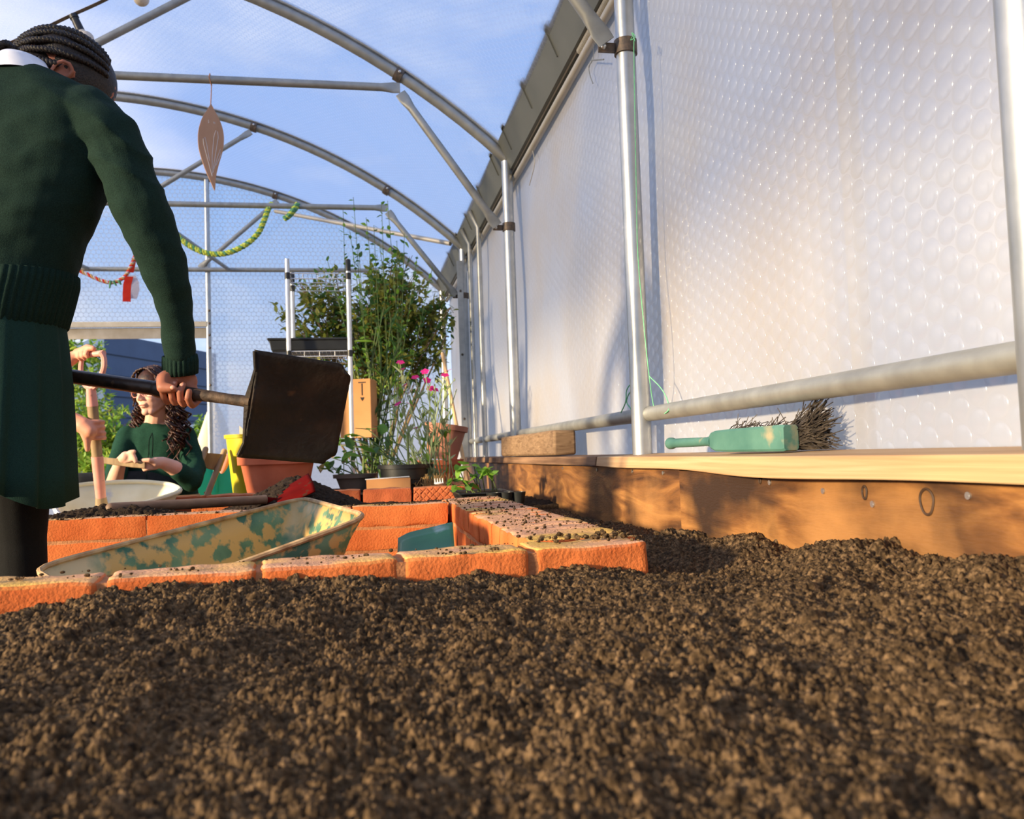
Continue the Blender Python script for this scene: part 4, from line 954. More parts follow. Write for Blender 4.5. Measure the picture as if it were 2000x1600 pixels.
def braid(name, label, cat, pts, r, mats, tw=9, parent=None):
    t = parent or T_(name, label, cat, pts[0]); n = len(pts); 
    for k, mm in enumerate(mats):
        q = []
        for i, p in enumerate(pts):
            tng = (pts[min(i+1, n-1)]-pts[max(i-1, 0)]).normalized(); u = tng.cross(V((0, 1, 0))); u = u.normalized() if u.length > .1 else V((1, 0, 0)); w = tng.cross(u)
            a = tw*2*math.pi*i/n+2*math.pi*k/len(mats); q.append(p+u*(math.cos(a)*r*.62)+w*(math.sin(a)*r*.62))
        mb = MB(); mb.tube(q, r*.62, 6); mb.build('strand', mm, t)
    return t
g1_ = [at(*p) for p in ((531,398,6.40),(524,408,6.38),(516,430,6.36),(503,457,6.36),(475,481,6.36),(435,496,6.36),(395,492,6.36),(360,473,6.36),(338,449,6.37),(324,420,6.38),(321,400,6.40))]
braid('braided_garland', 'yellow and green braided cloth garland looped on the tie bar', 'garland', curve_pts(g1_, 130), .019, [MT['yelrope'], MT['yelrope'], MT['grnrope']], 26)
braid('braided_garland', 'short green braided cloth end hanging on the tie bar', 'garland', curve_pts([at(582, 399, 6.42), at(574, 410, 6.38), at(564, 422, 6.38), at(556, 427, 6.38)], 24), .02, [MT['grnrope'], MT['yelrope'], MT['grnrope']], 4)
rw = braid('ribbon_garland', 'red and white rag garland with hanging red ribbon', 'garland', curve_pts([at(*p, 6.4) for p in ((-62,404),(-10,470),(60,500),(120,515),(160,531),(195,547),(220,552),(243,541),(256,520),(264,500),(272,470))], 110), .013, [MT['whiterib'], MT['straw'], MT['redrib']], 22)
mb = MB()
def ribbon(cs, w):
    r0 = []
    for p in cs: r0.append([p+V((-w/2, 0, 0)), p+V((w/2, .01, 0)), p+V((w/2, .014, 0)), p+V((-w/2, .004, 0))])
    mb.loft(r0)
ribbon([at(252, 540, 6.38), at(248, 556, 6.38), at(247, 572, 6.38), at(247, 589, 6.38)], .055); mb.build('red_ribbon', MT['redrib'], rw)
mb = MB(); ribbon([at(257, 538, 6.40), at(263, 550, 6.40), at(264, 566, 6.40), at(259, 583, 6.40)], .055); mb.build('dotted_ribbon', MT['whiterib'], rw)
mb = MB(); ribbon([at(262, 503, 6.39), at(259, 518, 6.39), at(256, 532, 6.39)], .03); mb.build('red_ribbon', MT['redrib'], rw)
mb = MB()
for a, b in (((216, 548), (214, 563)), ((222, 549), (227, 558)), ((232, 548), (236, 556))): mb.tube([at(*a, 6.39), at(*b, 6.39)], [.012, .006], 6)
mb.build('rag_end', MT['grnrope'], rw)
# green twine on the thick post
mb = MB()
tw = [at(*p, 2.50) for p in ((1238,66),(1234,74),(1240,82),(1236,90))]
mb.tube(curve_pts([atx(1237, 68, .836), atx(1232, 78, .836), atx(1241, 72, .834), atx(1234, 64, .836), atx(1240, 80, .834), atx(1238, 90, .836), atx(1240, 220, .830), atx(1243, 380, .828), atx(1246, 500, .826), atx(1258, 640, .828), atx(1268, 735, .838), atx(1276, 790, .86), atx(1282, 805, .862)], 60), .0014, 6)
mb.tube(curve_pts([atx(1268, 735, .838), atx(1290, 757, .86), atx(1303, 780, .87), atx(1306, 800, .845), atx(1298, 808, .845)], 18), .0015, 6)
mb.tube(curve_pts([atx(1236, 745, .845), atx(1224, 762, .84), atx(1222, 785, .84), atx(1213, 806, .845)], 14), .002, 6); mb.tube(curve_pts([atx(1233, 800, .845), atx(1224, 786, .84), atx(1228, 770, .84), atx(1236, 762, .845)], 14), .002, 6)
tag(mb.build('green_twine', MT['greentwine']), 'bright green twine tied down the thick front post', 'twine')
mb = MB(); mb.tube([atx(1159, 84, .90), atx(1159, 115, .90)], .0012, 5); mb.tube([atx(1155, 118, .90), atx(1179, 116, .89)], .003, 6); mb.tube(curve_pts([atx(1156, 120, .90), atx(1150, 132, .90), atx(1153, 150, .90), atx(1158, 163, .90)], 12), .0022, 6)
tag(mb.build('wire_scrap', MT['galv_dull']), 'twisted scrap of wire hanging under the rail near the top', 'wire')
mb = MB(); mb.tube(curve_pts([atx(1049, 275, .90), atx(1040, 288, .90), atx(1044, 320, .90), atx(1034, 362, .90)], 16), .0022, 6); tag(mb.build('wire_scrap', MT['alu']), 'thin curled wire hanging under the rail beyond the front post', 'wire')

# ------------------------------------------------------------------ outside, seen through the door
Q1, Q2 = at(203, 650, 40), at(412, 691, 48.7)
dd = (Q2-Q1); dd.z = 0; L_ = dd.length*1.06; dd.normalize(); nn = V((-dd.y, dd.x, 0)); hb_ = 7.0
bld = T_('warehouse', 'dark slate blue panelled building beyond the door', 'building', (Q1.x, Q1.y, 0))
mb = MB(); Q0 = at(135, 674, 45); pq = [Q1, Q1+dd*L_, Q1+dd*L_+nn*12, Q1+nn*14, Q0]; mb.loft([[V((p.x, p.y, 0)) for p in pq], [V((p.x, p.y, hb_)) for p in pq]]); mb.build('cladding', M('slate_blue_cladding', [(.3, S(62,82,112)), (.7, S(72,94,126))], .6, .5), bld, smooth=False)
mb = MB()
for k in range(1, 7): a = Q1+nn*-.02; b = Q1+dd*L_+nn*-.02; mb.box(((a.x+b.x)/2, (a.y+b.y)/2, hb_*k/7), (L_, .05, .04), Matrix.Rotation(math.atan2(dd.y, dd.x), 3, 'Z'))
mb.build('panel_joint', M('dark_joint', [(.3, S(34,46,66)), (.7, S(40,52,72))], 1, .6), bld, smooth=False)
mb = MB(); a = Q1+dd*(L_*.8)+nn*-.3; mb.box((a.x, a.y, 2.6), (L_*.4, .4, .35), Matrix.Rotation(math.atan2(dd.y, dd.x), 3, 'Z')); mb.build('pale_band', MT['white'], bld, smooth=False)

def leafmesh(spots, mat_n, size, name, mats, parent, bend=.25, ratio=.42, jitter=1.0):
    mb = MB()
    for (p, d) in spots:
        L = size*R.uniform(.65, 1.25); up = V((R.gauss(0, .6), R.gauss(0, .6), 1)); mb.leaf(p, d, up, L, L*ratio, bend*R.uniform(.3, 1.6), mi=R.randrange(len(mats)))
    return mb.build(name, mats, parent, smooth=True, auto=180)
def rdir(z=.2): return V((R.gauss(0, 1), R.gauss(0, 1), R.gauss(z, .8))).normalized()
def bush(name, label, cat, base, blobs, ntw, per, size, mats, stemmat, trunk_r=.012, ratio=.42, group=None):
    """stems from the base into each leafy mass, twigs at random inside it, leaves along each twig"""
    t = T_(name, label, cat, base, group); mb = MB(); spots = []
    tot = sum(b[1]*b[2]*b[3] for b in blobs)
    for c, rx, ry, rz in blobs:
        c = V(c); bb = V(base)
        mid = bb+(c-bb)*.5+V((R.gauss(0, .04), R.gauss(0, .04), .05)); main = curve_pts([bb, mid, c], 10); mb.tube(main, [trunk_r*(1-.6*i/(len(main)-1)) for i in range(len(main))], 6)
        for k in range(max(3, int(ntw*rx*ry*rz/tot))):
            d = rdir(0); rr = R.random()**.36; tip = c+V((d.x*rx, d.y*ry, d.z*rz))*rr; st = main[R.randint(len(main)//2, len(main)-1)]+V((R.gauss(0, rx*.2), R.gauss(0, ry*.2), R.gauss(0, rz*.2)))
            tw_ = curve_pts([st, st+(tip-st)*.55+V((0, 0, .03)), tip], 6)
            if k % 2 == 0: mb.tube(tw_, .0022, 4, False)
            for q in range(per):
                u = R.random(); p = st+(tip-st)*(1-u*.5); spots.append((p+V((R.gauss(0, .012), R.gauss(0, .012), R.gauss(0, .012))), (rdir(.1)+d*.7)))
    mb.build('branches', stemmat, t); leafmesh(spots, 0, size, 'foliage', mats, t, ratio=ratio); return t
def bpx(px, py, d, rx, ry, rd=None): c = at(px, py, d); return (tuple(c), rx*d/FPX, (rd or rx*d/FPX), ry*d/FPX)
hedge_lab = ['sunlit yellow green hedge outside behind the spade', 'taller leafy tree outside left of the building', 'small green shrub outside behind the cream cover', 'dark green hedge below the warehouse, outside the door']
bush('hedge_bush', hedge_lab[0], 'hedge', (-3.3, 11.2, 0), [bpx(210, 850, 11, 70, 70), bpx(150, 900, 10.8, 50, 60), bpx(230, 920, 10.6, 70, 60), bpx(175, 960, 10.5, 70, 50), bpx(280, 930, 10.8, 50, 60), bpx(130, 800, 11, 40, 80)], 520, 12, .085, [MT['leafH'], MT['leafC']], MT['bark'])
bush('leafy_tree', hedge_lab[1], 'tree', (-6.4, 13.5, 0), [bpx(118, 690, 13, 45, 60), bpx(150, 680, 13, 26, 34), bpx(180, 690, 13, 30, 34), bpx(170, 730, 13, 40, 40), bpx(90, 740, 13, 60, 60), bpx(190, 790, 13, 36, 40), bpx(220, 800, 13, 30, 28)], 420, 12, .10, [MT['leafH'], MT['leafC']], MT['bark'], .04)
bush('garden_shrub', hedge_lab[2], 'shrub', (-2.3, 12.5, 0), [bpx(396, 830, 12.5, 18, 30), bpx(385, 880, 12.5, 24, 45)], 60, 12, .09, [MT['leafC'], MT['leafB']], MT['bark'])
bush('hedge_bush', hedge_lab[3], 'hedge', (-4.6, 15.5, 0), [bpx(300, 880, 15, 100, 40), bpx(400, 885, 15, 60, 40), bpx(210, 880, 15, 90, 50)], 240, 12, .13, [MT['leafB'], MT['leafH']], MT['bark'])
cc_ = at(398, 900, 9.6); t = T_('fabric_cover', 'cream fabric cover draped over something outside the door', 'fabric cover', (cc_.x, cc_.y, 0))
mb = MB(); rings = []
for z, r in ((0, .42), (.3, .36), (.6, .27), (.9, .18), (1.2, .08), (1.34, .02)): rings.append([V((cc_.x+.12+r*(1+.10*math.sin(5*a))*math.cos(a), cc_.y+r*(1+.10*math.sin(5*a))*math.sin(a), z)) for a in [2*math.pi*k/40 for k in range(40)]])
mb.loft(rings); mb.build('cloth', M('cream_canvas', [(.3, S(232,220,180)), (.7, S(246,238,206))], 4, .85, trans=.2), t)

# ------------------------------------------------------------------ plants inside
bs_ = V((.12, 6.35, .32))
pot('plastic_pot', 'black pot on the ground holding the big shrub', (.12, 6.35, .0), .15, .2, .36, MT['blackplastic'], .03, 'pot')
bush('citrus_shrub', 'large bushy green shrub behind the wire shelves', 'shrub', tuple(bs_), [bpx(*b) for b in ((600,670,6.2,62,52),(552,610,6.2,34,30),(590,560,6.2,34,30),(575,700,6.2,40,30),(620,620,6.2,50,50),(640,570,6.3,58,48),(700,640,6.3,70,80),(775,600,6.4,82,95),(845,610,6.3,48,66),(765,520,6.4,58,44),(835,700,6.2,40,48),(700,745,6.2,50,56),(872,655,6.1,22,42),(655,535,6.3,24,18),(790,690,6.2,50,50),(880,600,6.1,18,22),(745,700,6.3,50,70))], 840, 8, .062, [MT['leafA'], MT['leafA'], MT['leafB']], MT['bark'], .011)
def stems_plant(name, label, cat, base, tips, nleaf, size, mats, stemmat, r=.004, ratio=.5, start=.35, spread=.03, group=None, bend=.25, up=.4):
    t = T_(name, label, cat, base, group); mb = MB(); spots = []
    for tp in tips:
        b = V(base)+V((R.gauss(0, spread), R.gauss(0, spread), 0)); tp = V(tp); mid = b+(tp-b)*.5+V((R.gauss(0, .03), R.gauss(0, .03), 0)); c = curve_pts([b, mid, tp], 12); mb.tube(c, [r*(1-.55*i/(len(c)-1)) for i in range(len(c))], 6)
        for k in range(nleaf):
            u = start+(1-start)*(k+R.random())/nleaf; i = min(len(c)-2, int(u*(len(c)-1))); f = u*(len(c)-1)-i; p = c[i]+(c[i+1]-c[i])*f; spots.append((p, rdir(up)))
    mb.build('stems', stemmat, t); leafmesh(spots, 0, size, 'foliage', mats, t, ratio=ratio, bend=bend); return t
lb = (.22, 6.0, .40)
pot('plastic_pot', 'tall black pot of climbing pea stems', (.22, 6.0, 0), .11, .15, .42, MT['blackplastic'], .03, 'pot')
stems_plant('climbing_pea', 'tall thin pea plant reaching up in front of the roof hoop', 'plant', lb, [at(*p, 5.95) for p in ((690,385),(715,425),(745,395),(683,450),(757,392),(775,470),(700,480),(815,500),(640,510),(722,495),(790,455),(740,470),(670,410),(845,520),(730,440))], 26, .044, [MT['leafB'], MT['leafC']], MT['stem'], .0042, .62, .45, .04)
stems_plant('lily_clump', 'clump of upright green stems beside the cardboard box', 'plant', (.10, 5.62, .40), [at(*p, 5.55) for p in ((735,640),(750,600),(765,620),(780,660),(745,690),(772,700),(790,640),(758,740))], 17, .13, [MT['leafB'], MT['leafB'], MT['leafC']], MT['stem'], .007, .14, .1, .06, up=.9)
pot('plastic_pot', 'black pot holding the upright green stems', (.10, 5.62, 0), .13, .17, .42, MT['blackplastic'], .03, 'pot')
t = T_('broad_leaf_plant', 'broad leaved young plants in the upper black planter', 'plant', (.235, 4.34, .575)); mb = MB(); sp = []
for (px, py, d) in ((665,870,4.5),(700,850,4.45),(722,868,4.4),(745,850,4.4),(735,885,4.3),(705,890,4.35),(760,880,4.4),(690,880,4.45),(720,840,4.5),(770,865,4.45),(750,835,4.5),(678,858,4.5)):
    p = at(px, py, d); b = V((.235+R.gauss(0, .05), 4.34+R.gauss(0, .05), .57)); mb.tube(curve_pts([b, b+(p-b)*.6+V((0, 0, .02)), p], 6), .003, 5)
    for k in range(2): sp.append((p, (p-b).normalized()+rdir(0)*.8))
mb.tube([(.245, 4.22, .50), (.243, 4.24, .74)], .006, 8)
mb.build('stems', MT['stem'], t); leafmesh(sp, 0, .085, 'foliage', [MT['leafC'], MT['leafB']], t, ratio=.62)
t = T_('trough_seedlings', 'straggly seedlings with yellowed leaves in the trough', 'plant', (-.02, 4.55, .53)); mb = MB(); sp = []; sy_ = []
for (px, py) in ((630,905),(650,895),(672,885),(660,925),(685,900),(640,918),(668,905),(690,870),(625,915)):
    p = at(px, py, 4.5); b = V((-.02+R.gauss(0, .04), 4.55+R.gauss(0, .02), .53)); mb.tube([b, b+(p-b)*.5+V((0, 0, .02)), p], .0025, 5)
    for k in range(3): (sy_ if R.random() < .25 else sp).append((p, rdir(.2)))
mb.build('stems', MT['stem'], t); leafmesh(sp, 0, .06, 'foliage', [MT['leafB'], MT['leafC']], t, ratio=.55); leafmesh(sy_, 0, .055, 'yellow_leaves', [MT['straw']], t, ratio=.5)
# rose campion: silver stems, magenta flowers
fl_px = ((782,708),(784,722),(830,726),(811,737),(834,743),(789,754),(841,759),(777,789),(801,790),(875,724),(869,733),(849,761),(776,759),(813,836))
t = T_('rose_campion', 'silver leaved campion with magenta flowers above the rear bricks', 'flowering plant', (.42, 4.30, .46)); mb = MB(); sp = []; heads = []
for i, (px, py) in enumerate(fl_px):
    p = at(px, py, 4.3+R.uniform(-.08, .12)); b = V((.37+R.gauss(0, .04), 4.30+R.gauss(0, .03), .46)); mid = b+(p-b)*.55+V((R.gauss(0, .015), R.gauss(0, .02), 0)); c = curve_pts([b, mid, p], 10); mb.tube(c, [.0042-.0022*k/(len(c)-1) for k in range(len(c))], 6); heads.append(p)
    for k in range(9):
        q = c[R.randint(1, len(c)-2)]; sp.append((q, V((R.gauss(0, .6), R.gauss(0, .6), 1))))
    for k in range(2):
        q = c[R.randint(4, 8)]; e_ = q+V((R.gauss(0, .03), R.gauss(0, .03), R.uniform(.04, .09))); mb.tube([q, e_], .0018, 5); mb.ell(e_, (.004, .004, .009), nu=6, nv=5)
for (px, py) in ((755,760),(860,800),(880,750),(892,760),(840,780),(820,800),(770,830),(860,760),(765,800)):
    p = at(px, py, 4.32); b = V((.39+R.gauss(0, .05), 4.31+R.gauss(0, .03), .46)); c = curve_pts([b, b+(p-b)*.5+V((0, R.gauss(0, .02), .01)), p], 8); mb.tube(c, .0028, 5)
    for k in range(10): sp.append((c[R.randint(1, 7)], V((R.gauss(0, .7), R.gauss(0, .7), 1))))
mb.build('stems', MT['leafS'], t); leafmesh(sp, 0, .062, 'foliage', [MT['leafS'], MT['leafS'], MT['leafC']], t, ratio=.26)
for p in heads:
    mb = MB(); up = V((R.gauss(0, .3), -.5+R.gauss(0, .3), .8)).normalized(); u = up.orthogonal().normalized(); w = up.cross(u)
    for k in range(5): a = 2*math.pi*k/5; d = u*math.cos(a)+w*math.sin(a); mb.leaf(p, d+up*.15, up, .024, .024, .1)
    mb.build('flower', MT['magenta'], t)
t = T_('dry_straw_clump', 'clump of dry orange straw at the campion base', 'straw', (.36, 4.22, .46)); mb = MB()
for k in range(90):
    b = V((.36+R.gauss(0, .05), 4.22+R.gauss(0, .02), .455)); mb.tube([b, b+V((R.gauss(0, .02), R.gauss(0, .02), R.uniform(.03, .08)))], .0016, 4)
mb.build('stalks', MT['straw'], t)
mb = MB()
for k in range(260):
    a, z = R.uniform(0, 6.3), R.gauss(0, .5); p = V((.33+.07*math.cos(a)*R.random(), 4.62+.06*math.sin(a)*R.random(), .56+.06*z)); d = rdir(0)*.03; mb.tube([p-d, p, p+d+V((0, 0, -.006))], .0014, 4)
tag(mb.build('wood_wool', MT['straw']), 'loose ball of pale wood wool behind the black planters', 'wood wool', kind='stuff')
# seedlings in the corner tray
sl_ = ['bean seedling at the brick end of the seed tray', 'bean seedling in the middle of the seed tray, largest pale leaf', 'bean seedling leaning by the timber board']
for i, (bx_, by_, pts) in enumerate(((.46, 3.48, ((885,935),(895,915),(905,940),(888,950))), (.50, 3.54, ((905,912),(925,908),(930,930),(918,945),(940,925))), (.56, 3.48, ((950,915),(962,918),(955,925))))):
    t = T_('bean_seedling', sl_[i], 'seedling', (bx_, by_, .458), 'bean seedlings'); mb = MB(); sp = []
    for (px, py) in pts:
        p = at(px, py, 3.48); b = V((bx_+R.gauss(0, .012), by_+R.gauss(0, .03), .457)); mb.tube(curve_pts([b, b+(p-b)*.6+V((.0, 0, .015)), p], 6), .0022, 5)
        for k in range(3): sp.append((p+V((R.gauss(0, .006), 0, R.gauss(0, .006))), V((R.gauss(0, 1), -.6+R.gauss(0, .6), R.gauss(0, .4)))))
    mb.build('stems', MT['stem'], t); leafmesh(sp, 0, .052, 'leaves', [MT['leafC'], MT['leafC'], MT['leafB']], t, ratio=.8)

# ------------------------------------------------------------------ people
def skin(name, a, b): 
    m = M(name, [(.3, a), (.7, b)], 14, .55, .08, 160, spec=.35); p = [n for n in m.node_tree.nodes if n.type == 'BSDF_PRINCIPLED'][0]
    p.inputs['Subsurface Weight'].default_value = .12; p.inputs['Subsurface Radius'].default_value = (.9, .35, .2); p.inputs['Subsurface Scale'].default_value = .01; return m
MT['skinA'] = skin('brown_skin', S(150,92,70), S(172,110,86)); MT['skinB'] = skin('light_tan_skin', S(206,138,108), S(222,154,124)); MT['skinC'] = skin('fair_skin', S(222,168,142), S(232,184,160))
MT['nail'] = M('fingernail', [(.3, S(196,140,118)), (.7, S(206,152,130))], 5, .35)
def knit(name, a, b, scale=420):
    return M(name, [(.35, a), (.65, b)], scale, .92, .5, scale, spec=.15, bdist=.0015, detail=3)
MT['knit'] = knit('dark_green_knit', S(18,36,30), S(28,49,41)); MT['rib'] = knit('dark_green_rib', S(16,35,29), S(26,48,39))
MT['skirt'] = knit('dark_green_skirt_cloth', S(24,48,42), S(32,60,52), 600)
MT['tights'] = knit('black_tights', (.006,.006,.006,1), (.012,.012,.012,1), 700)
MT['shirt'] = M('white_shirt_cotton', [(.3, (.78,.78,.82)), (.7, (.86,.86,.9))], 40, .8)
MT['hairA'] = M('black_braided_hair', [(.35, S(14,11,10)), (.65, S(44,34,29))], 220, .5, .5, 300)
MT['hairB'] = M('curly_brown_hair', [(.3, S(30,16,11)), (.7, S(74,40,26))], 60, .45, .3, 200)
MT['cardi'] = knit('bottle_green_cardigan', S(21,52,41), S(31,68,53), 300)
MT['dark'] = M('black_cloth', [(.3, (.008,.009,.009)), (.7, (.016,.017,.017))], 30, .9)
MT['glasses'] = M('pink_spectacle_frame', [(.3, S(196,132,120)), (.7, S(214,150,136))], 10, .3)
MT['eye'] = M('eye_white', [(.3, (.8,.78,.75)), (.7, (.85,.83,.8))], 5, .25)
RV = V((math.cos(YAW), -math.sin(YAW), 0)); FV = V((math.sin(YAW), math.cos(YAW), 0)); UZ = V((0, 0, 1))

def ring(py, L, Rp, d, th, n=32, sup=2.3, twist=0.0):
    c = at((L+Rp)/2, py, d); hw = (Rp-L)/2*d/FPX; out = []
    for k in range(n):
        a = 2*math.pi*k/n; ca, sa = math.cos(a), math.sin(a); e_ = 2/sup
        out.append(c+RV*(hw*math.copysign(abs(ca)**e_, ca))+FV*(th*math.copysign(abs(sa)**e_, sa)))
    return out
def head_prims(mb, c, f, s=1.0, roll=0.0, neck_to=None):
    f = V(f).normalized(); r = f.cross(UZ).normalized(); u = r.cross(f)
    u, r = (u*math.cos(roll)+r*math.sin(roll)), (r*math.cos(roll)-u*math.sin(roll))
    Rm = Matrix((f, r, u)).transposed(); P = lambda x, y, z: V(c)+Rm @ V((x, y, z))*s
    E = lambda x, y, z, a, b, g: mb.ell(P(x, y, z), (a*s, b*s, g*s), Rm, 20, 14)
    E(-.014, 0, .035, .098, .076, .085); E(.034, 0, -.028, .052, .060, .080); E(.005, 0, -.02, .075, .068, .075)
    for y in (-1, 1):
        mb.rcone(P(-.006, .046*y, -.052), .018*s, P(.052, .020*y, -.094), .018*s); E(.054, .034*y, -.028, .026, .024, .026)
        mb.rcone(P(.076, .012*y, .022), .011*s, P(.062, .044*y, .018), .011*s); E(.094, .010*y, -.034, .009, .007, .007)
        E(-.008, .070*y, -.006, .016, .007, .026); mb.chain([P(.004, .074*y, .006), P(.004, .079*y, .020), P(-.008, .083*y, .027), P(-.020, .085*y, .022), P(-.026, .085*y, .008), P(-.023, .083*y, -.010), P(-.014, .079*y, -.024), P(-.005, .075*y, -.034)], [.0042*s]*6+[.0048*s, .0062*s], 8)
    E(.064, 0, -.094, .020, .022, .018); mb.rcone(P(.082, 0, .010), .008*s, P(.102, 0, -.028), .010*s)
    mb.rcone(P(.083, -.019, -.057), .0052*s, P(.088, 0, -.055), .0064*s); mb.rcone(P(.083, .019, -.057), .0052*s, P(.088, 0, -.055), .0064*s)
    mb.rcone(P(.080, -.015, -.067), .006*s, P(.086, 0, -.069), .0075*s); mb.rcone(P(.080, .015, -.067), .006*s, P(.086, 0, -.069), .0075*s)
    mb.rcone(P(-.02, 0, -.05), .052*s, neck_to if neck_to is not None else P(-.04, 0, -.18), .055*s)
    return P, Rm
def face_parts(P, s, parent, hair):
    for y in (-1, 1):
        b = MB(); b.ell(P(.069, .030*y, .002), .0125*s, nu=12, nv=8); ey = b.build('eye', MT['eye'], parent)
        b = MB(); b.ell(P(.0785, .0305*y, .002), .0055*s, nu=10, nv=6); b.build('iris', MT['dark'], ey)
        b = MB(); b.tube([P(.082, .014*y, .026), P(.080, .032*y, .032), P(.066, .048*y, .026)], .003*s, 6); b.build('eyebrow', hair, parent)
    b = MB(); b.tube([P(.0875, -.017, -.0615), P(.0925, 0, -.0625), P(.0875, .017, -.0615)], .0035*s, 8); b.build('lips', M('lip_skin', [(.3, S(176,98,88)), (.7, S(190,110,98))], 8, .5), parent)
def grip(mb, c, T, N, rs, offs, a0, a1, fr=.0082, lens=(1, 1, 1, .86), tips=None):
    """fingers closed round a bar through c along T; angles run in the plane of N (0) and T x N (90)"""
    T = V(T).normalized(); N = (V(N)-T*V(N).dot(T)).normalized(); U = T.cross(N); U = U if U.z >= 0 else -U; kn = []
    for i, o in enumerate(offs):
        pts = []; aa = a0+(a1-a0)*lens[i]
        for k in range(6):
            a = math.radians(a0+(aa-a0)*k/5); rad = rs+fr*.92+(.004 if k == 0 else 0)+(.0015 if k in (2, 4) else 0); pts.append(V(c)+T*(o*(1+.02*k))+N*(math.cos(a)*rad)+U*(math.sin(a)*rad))
        rr = [fr*1.18, fr*1.04, fr*1.05, fr*.94, fr*.98, fr*.86]; mb.chain(pts, rr, 12); kn.append(pts[0])
        if tips is not None: tips.append((pts[-1], pts[-2], N, U))
    return kn

# --- the girl with the shovel
GL = at(0, 1000, 1.84); GL.z = 0
girl = T_('person', 'girl with cornrows in green jumper and skirt holding up a shovel', 'person', GL)
Ts = (s1-s0).normalized(); hc = ls((355+70)/554*1.0); hc = s0+Ts*((at(356, 766, 1.93)-s0).dot(Ts))
hd_c = at(128, 178, 1.96); hf = RV*.84+FV*.42+UZ*-.72
core = MB(); P, Rm = head_prims(core, hd_c, hf, 1.06, 0.0, at(50, 182, 1.88))
core.loft([ring(*q) for q in ((160,0,100,1.86,.045),(185,-90,160,1.86,.06),(260,-125,195,1.86,.085),(400,-115,175,1.86,.09),(520,-100,110,1.86,.085),(600,-100,92,1.86,.09),(660,-105,95,1.86,.10),(720,-100,90,1.86,.10))])
armR = [at(178,232,1.83), at(247,335,1.83), at(296,450,1.85), at(333,560,1.89), at(348,650,1.92), at(352,706,1.935), at(353,735,1.945)]
core.chain(armR, [.045,.042,.038,.032,.028,.026,.027])
armL = [at(-108,240,1.9), at(-165,350,1.98), at(-190,470,2.03), at(-150,600,2.05), at(-95,680,2.06)]
core.chain(armL, [.045,.042,.037,.031,.027])
Nc = -FV; tips = []
kn = grip(core, hc, Ts, Nc, .0165, (-.029, -.0092, .0105, .0295), 195, 408, .0082, (.93, 1, .98, .82), tips)
wr = at(353, 735, 1.945)
for k_ in kn: core.rcone(wr+(k_-wr)*.15, .017, k_, .0105)
core.ell((wr+hc)/2-Nc*.012+V((0, 0, .006)), (.034, .015, .030), Matrix((RV, FV, UZ)).transposed())
th = [at(340,729,1.94), at(320,741,1.915), at(318,757,1.897), at(335,758,1.893)]; core.chain(th, [.019,.0172,.0135,.0098])
hcl = ls(.02); kl = grip(core, hcl, Ts, -Nc, .0168, (-.03, -.01, .01, .029), 150, -40)
for k_ in kl: core.rcone(armL[-1], .018, k_, .011)
core.chain([armL[-1], hcl+V((.03, -.01, .03)), hcl+V((.045, -.03, .0))], [.017,.014,.010])
legR = [at(28, 690, 1.88), at(40, 960, 1.95), V((at(43, 1010, 1.97).x, at(43, 1010, 1.97).y, .46)), V((at(46, 1010, 1.98).x, at(46, 1010, 1.98).y, .27)), V((at(48, 1010, 1.98).x, at(48, 1010, 1.98).y, .085))]
legL = [p+V((-.165, .03, 0)) for p in legR]
for lg in (legR, legL):
    core.chain(lg, [.075,.060,.048,.050,.032]); q = lg[-1]; core.chain([q+V((0, 0, -.03)), q+FV*.08+RV*.06+V((0, 0, -.055)), q+FV*.12+RV*.09+V((0, 0, -.06))], [.032,.026,.022])
g = blob(core, .0031, 2, .4); g.build('body', MT['skinA'], girl, auto=180)
for (a, b, N_, U_) in tips[:3]:
    d = (a-b).normalized(); b_ = MB(); pp = a+N_*.006; b_.ell(pp, (.0052, .0052, .0022), Matrix((Ts, d, N_)).transposed(), 10, 6); b_.build('fingernail', MT['nail'], girl)
b_ = MB(); b_.ell(at(337, 757, 1.883), (.006, .003, .005), Matrix((RV, FV, UZ)).transposed(), 10, 6); b_.build('fingernail', MT['nail'], girl)
# jumper
jm = MB()
jm.loft([ring(*q) for q in ((143,12,92,1.86,.050),(152,-25,112,1.86,.066),(166,-80,152,1.86,.080),(188,-122,188,1.86,.092),(220,-140,208,1.86,.105),(270,-148,213,1.86,.118),(330,-150,210,1.86,.124),(390,-146,200,1.86,.124),(450,-138,176,1.86,.12),(510,-126,147,1.86,.115),(550,-122,137,1.86,.113),(575,-122,131,1.86,.112))])
jm.chain([at(168,222,1.84), at(215,262,1.83), at(250,338,1.83), at(294,450,1.85), at(318,510,1.87), at(334,565,1.89), at(347,645,1.92), at(352,700,1.935)], [.062,.060,.057,.056,.049,.043,.037,.033])
jm.chain([at(-108,236,1.9), at(-165,350,1.98), at(-190,470,2.03), at(-152,595,2.05), at(-110,660,2.06)], [.062,.058,.052,.045,.034])
j = blob(jm, .006, 5, .5); co = np.array(j.v); no = j.n; out_ = []
for p, n_ in zip(co, no):
    q = V(p); w = mnoise.noise(V((q.x*9+q.z*5, q.y*9, q.z*13)))*.008 + mnoise.noise(V((q.x*22, q.y*22, q.z*34)))*.0035
    w += .009*(1-abs(2*((q.z*7.5+q.dot(RV)*3.2+1.1*mnoise.noise(q*5)) % 1)-1))**3*max(0, mnoise.noise(q*3.4+V((3, 1, 2)))+.22)
    out_.append(tuple(q+V(n_)*w))
j.v = out_; jo = j.build('jumper', MT['knit'], girl, auto=180)
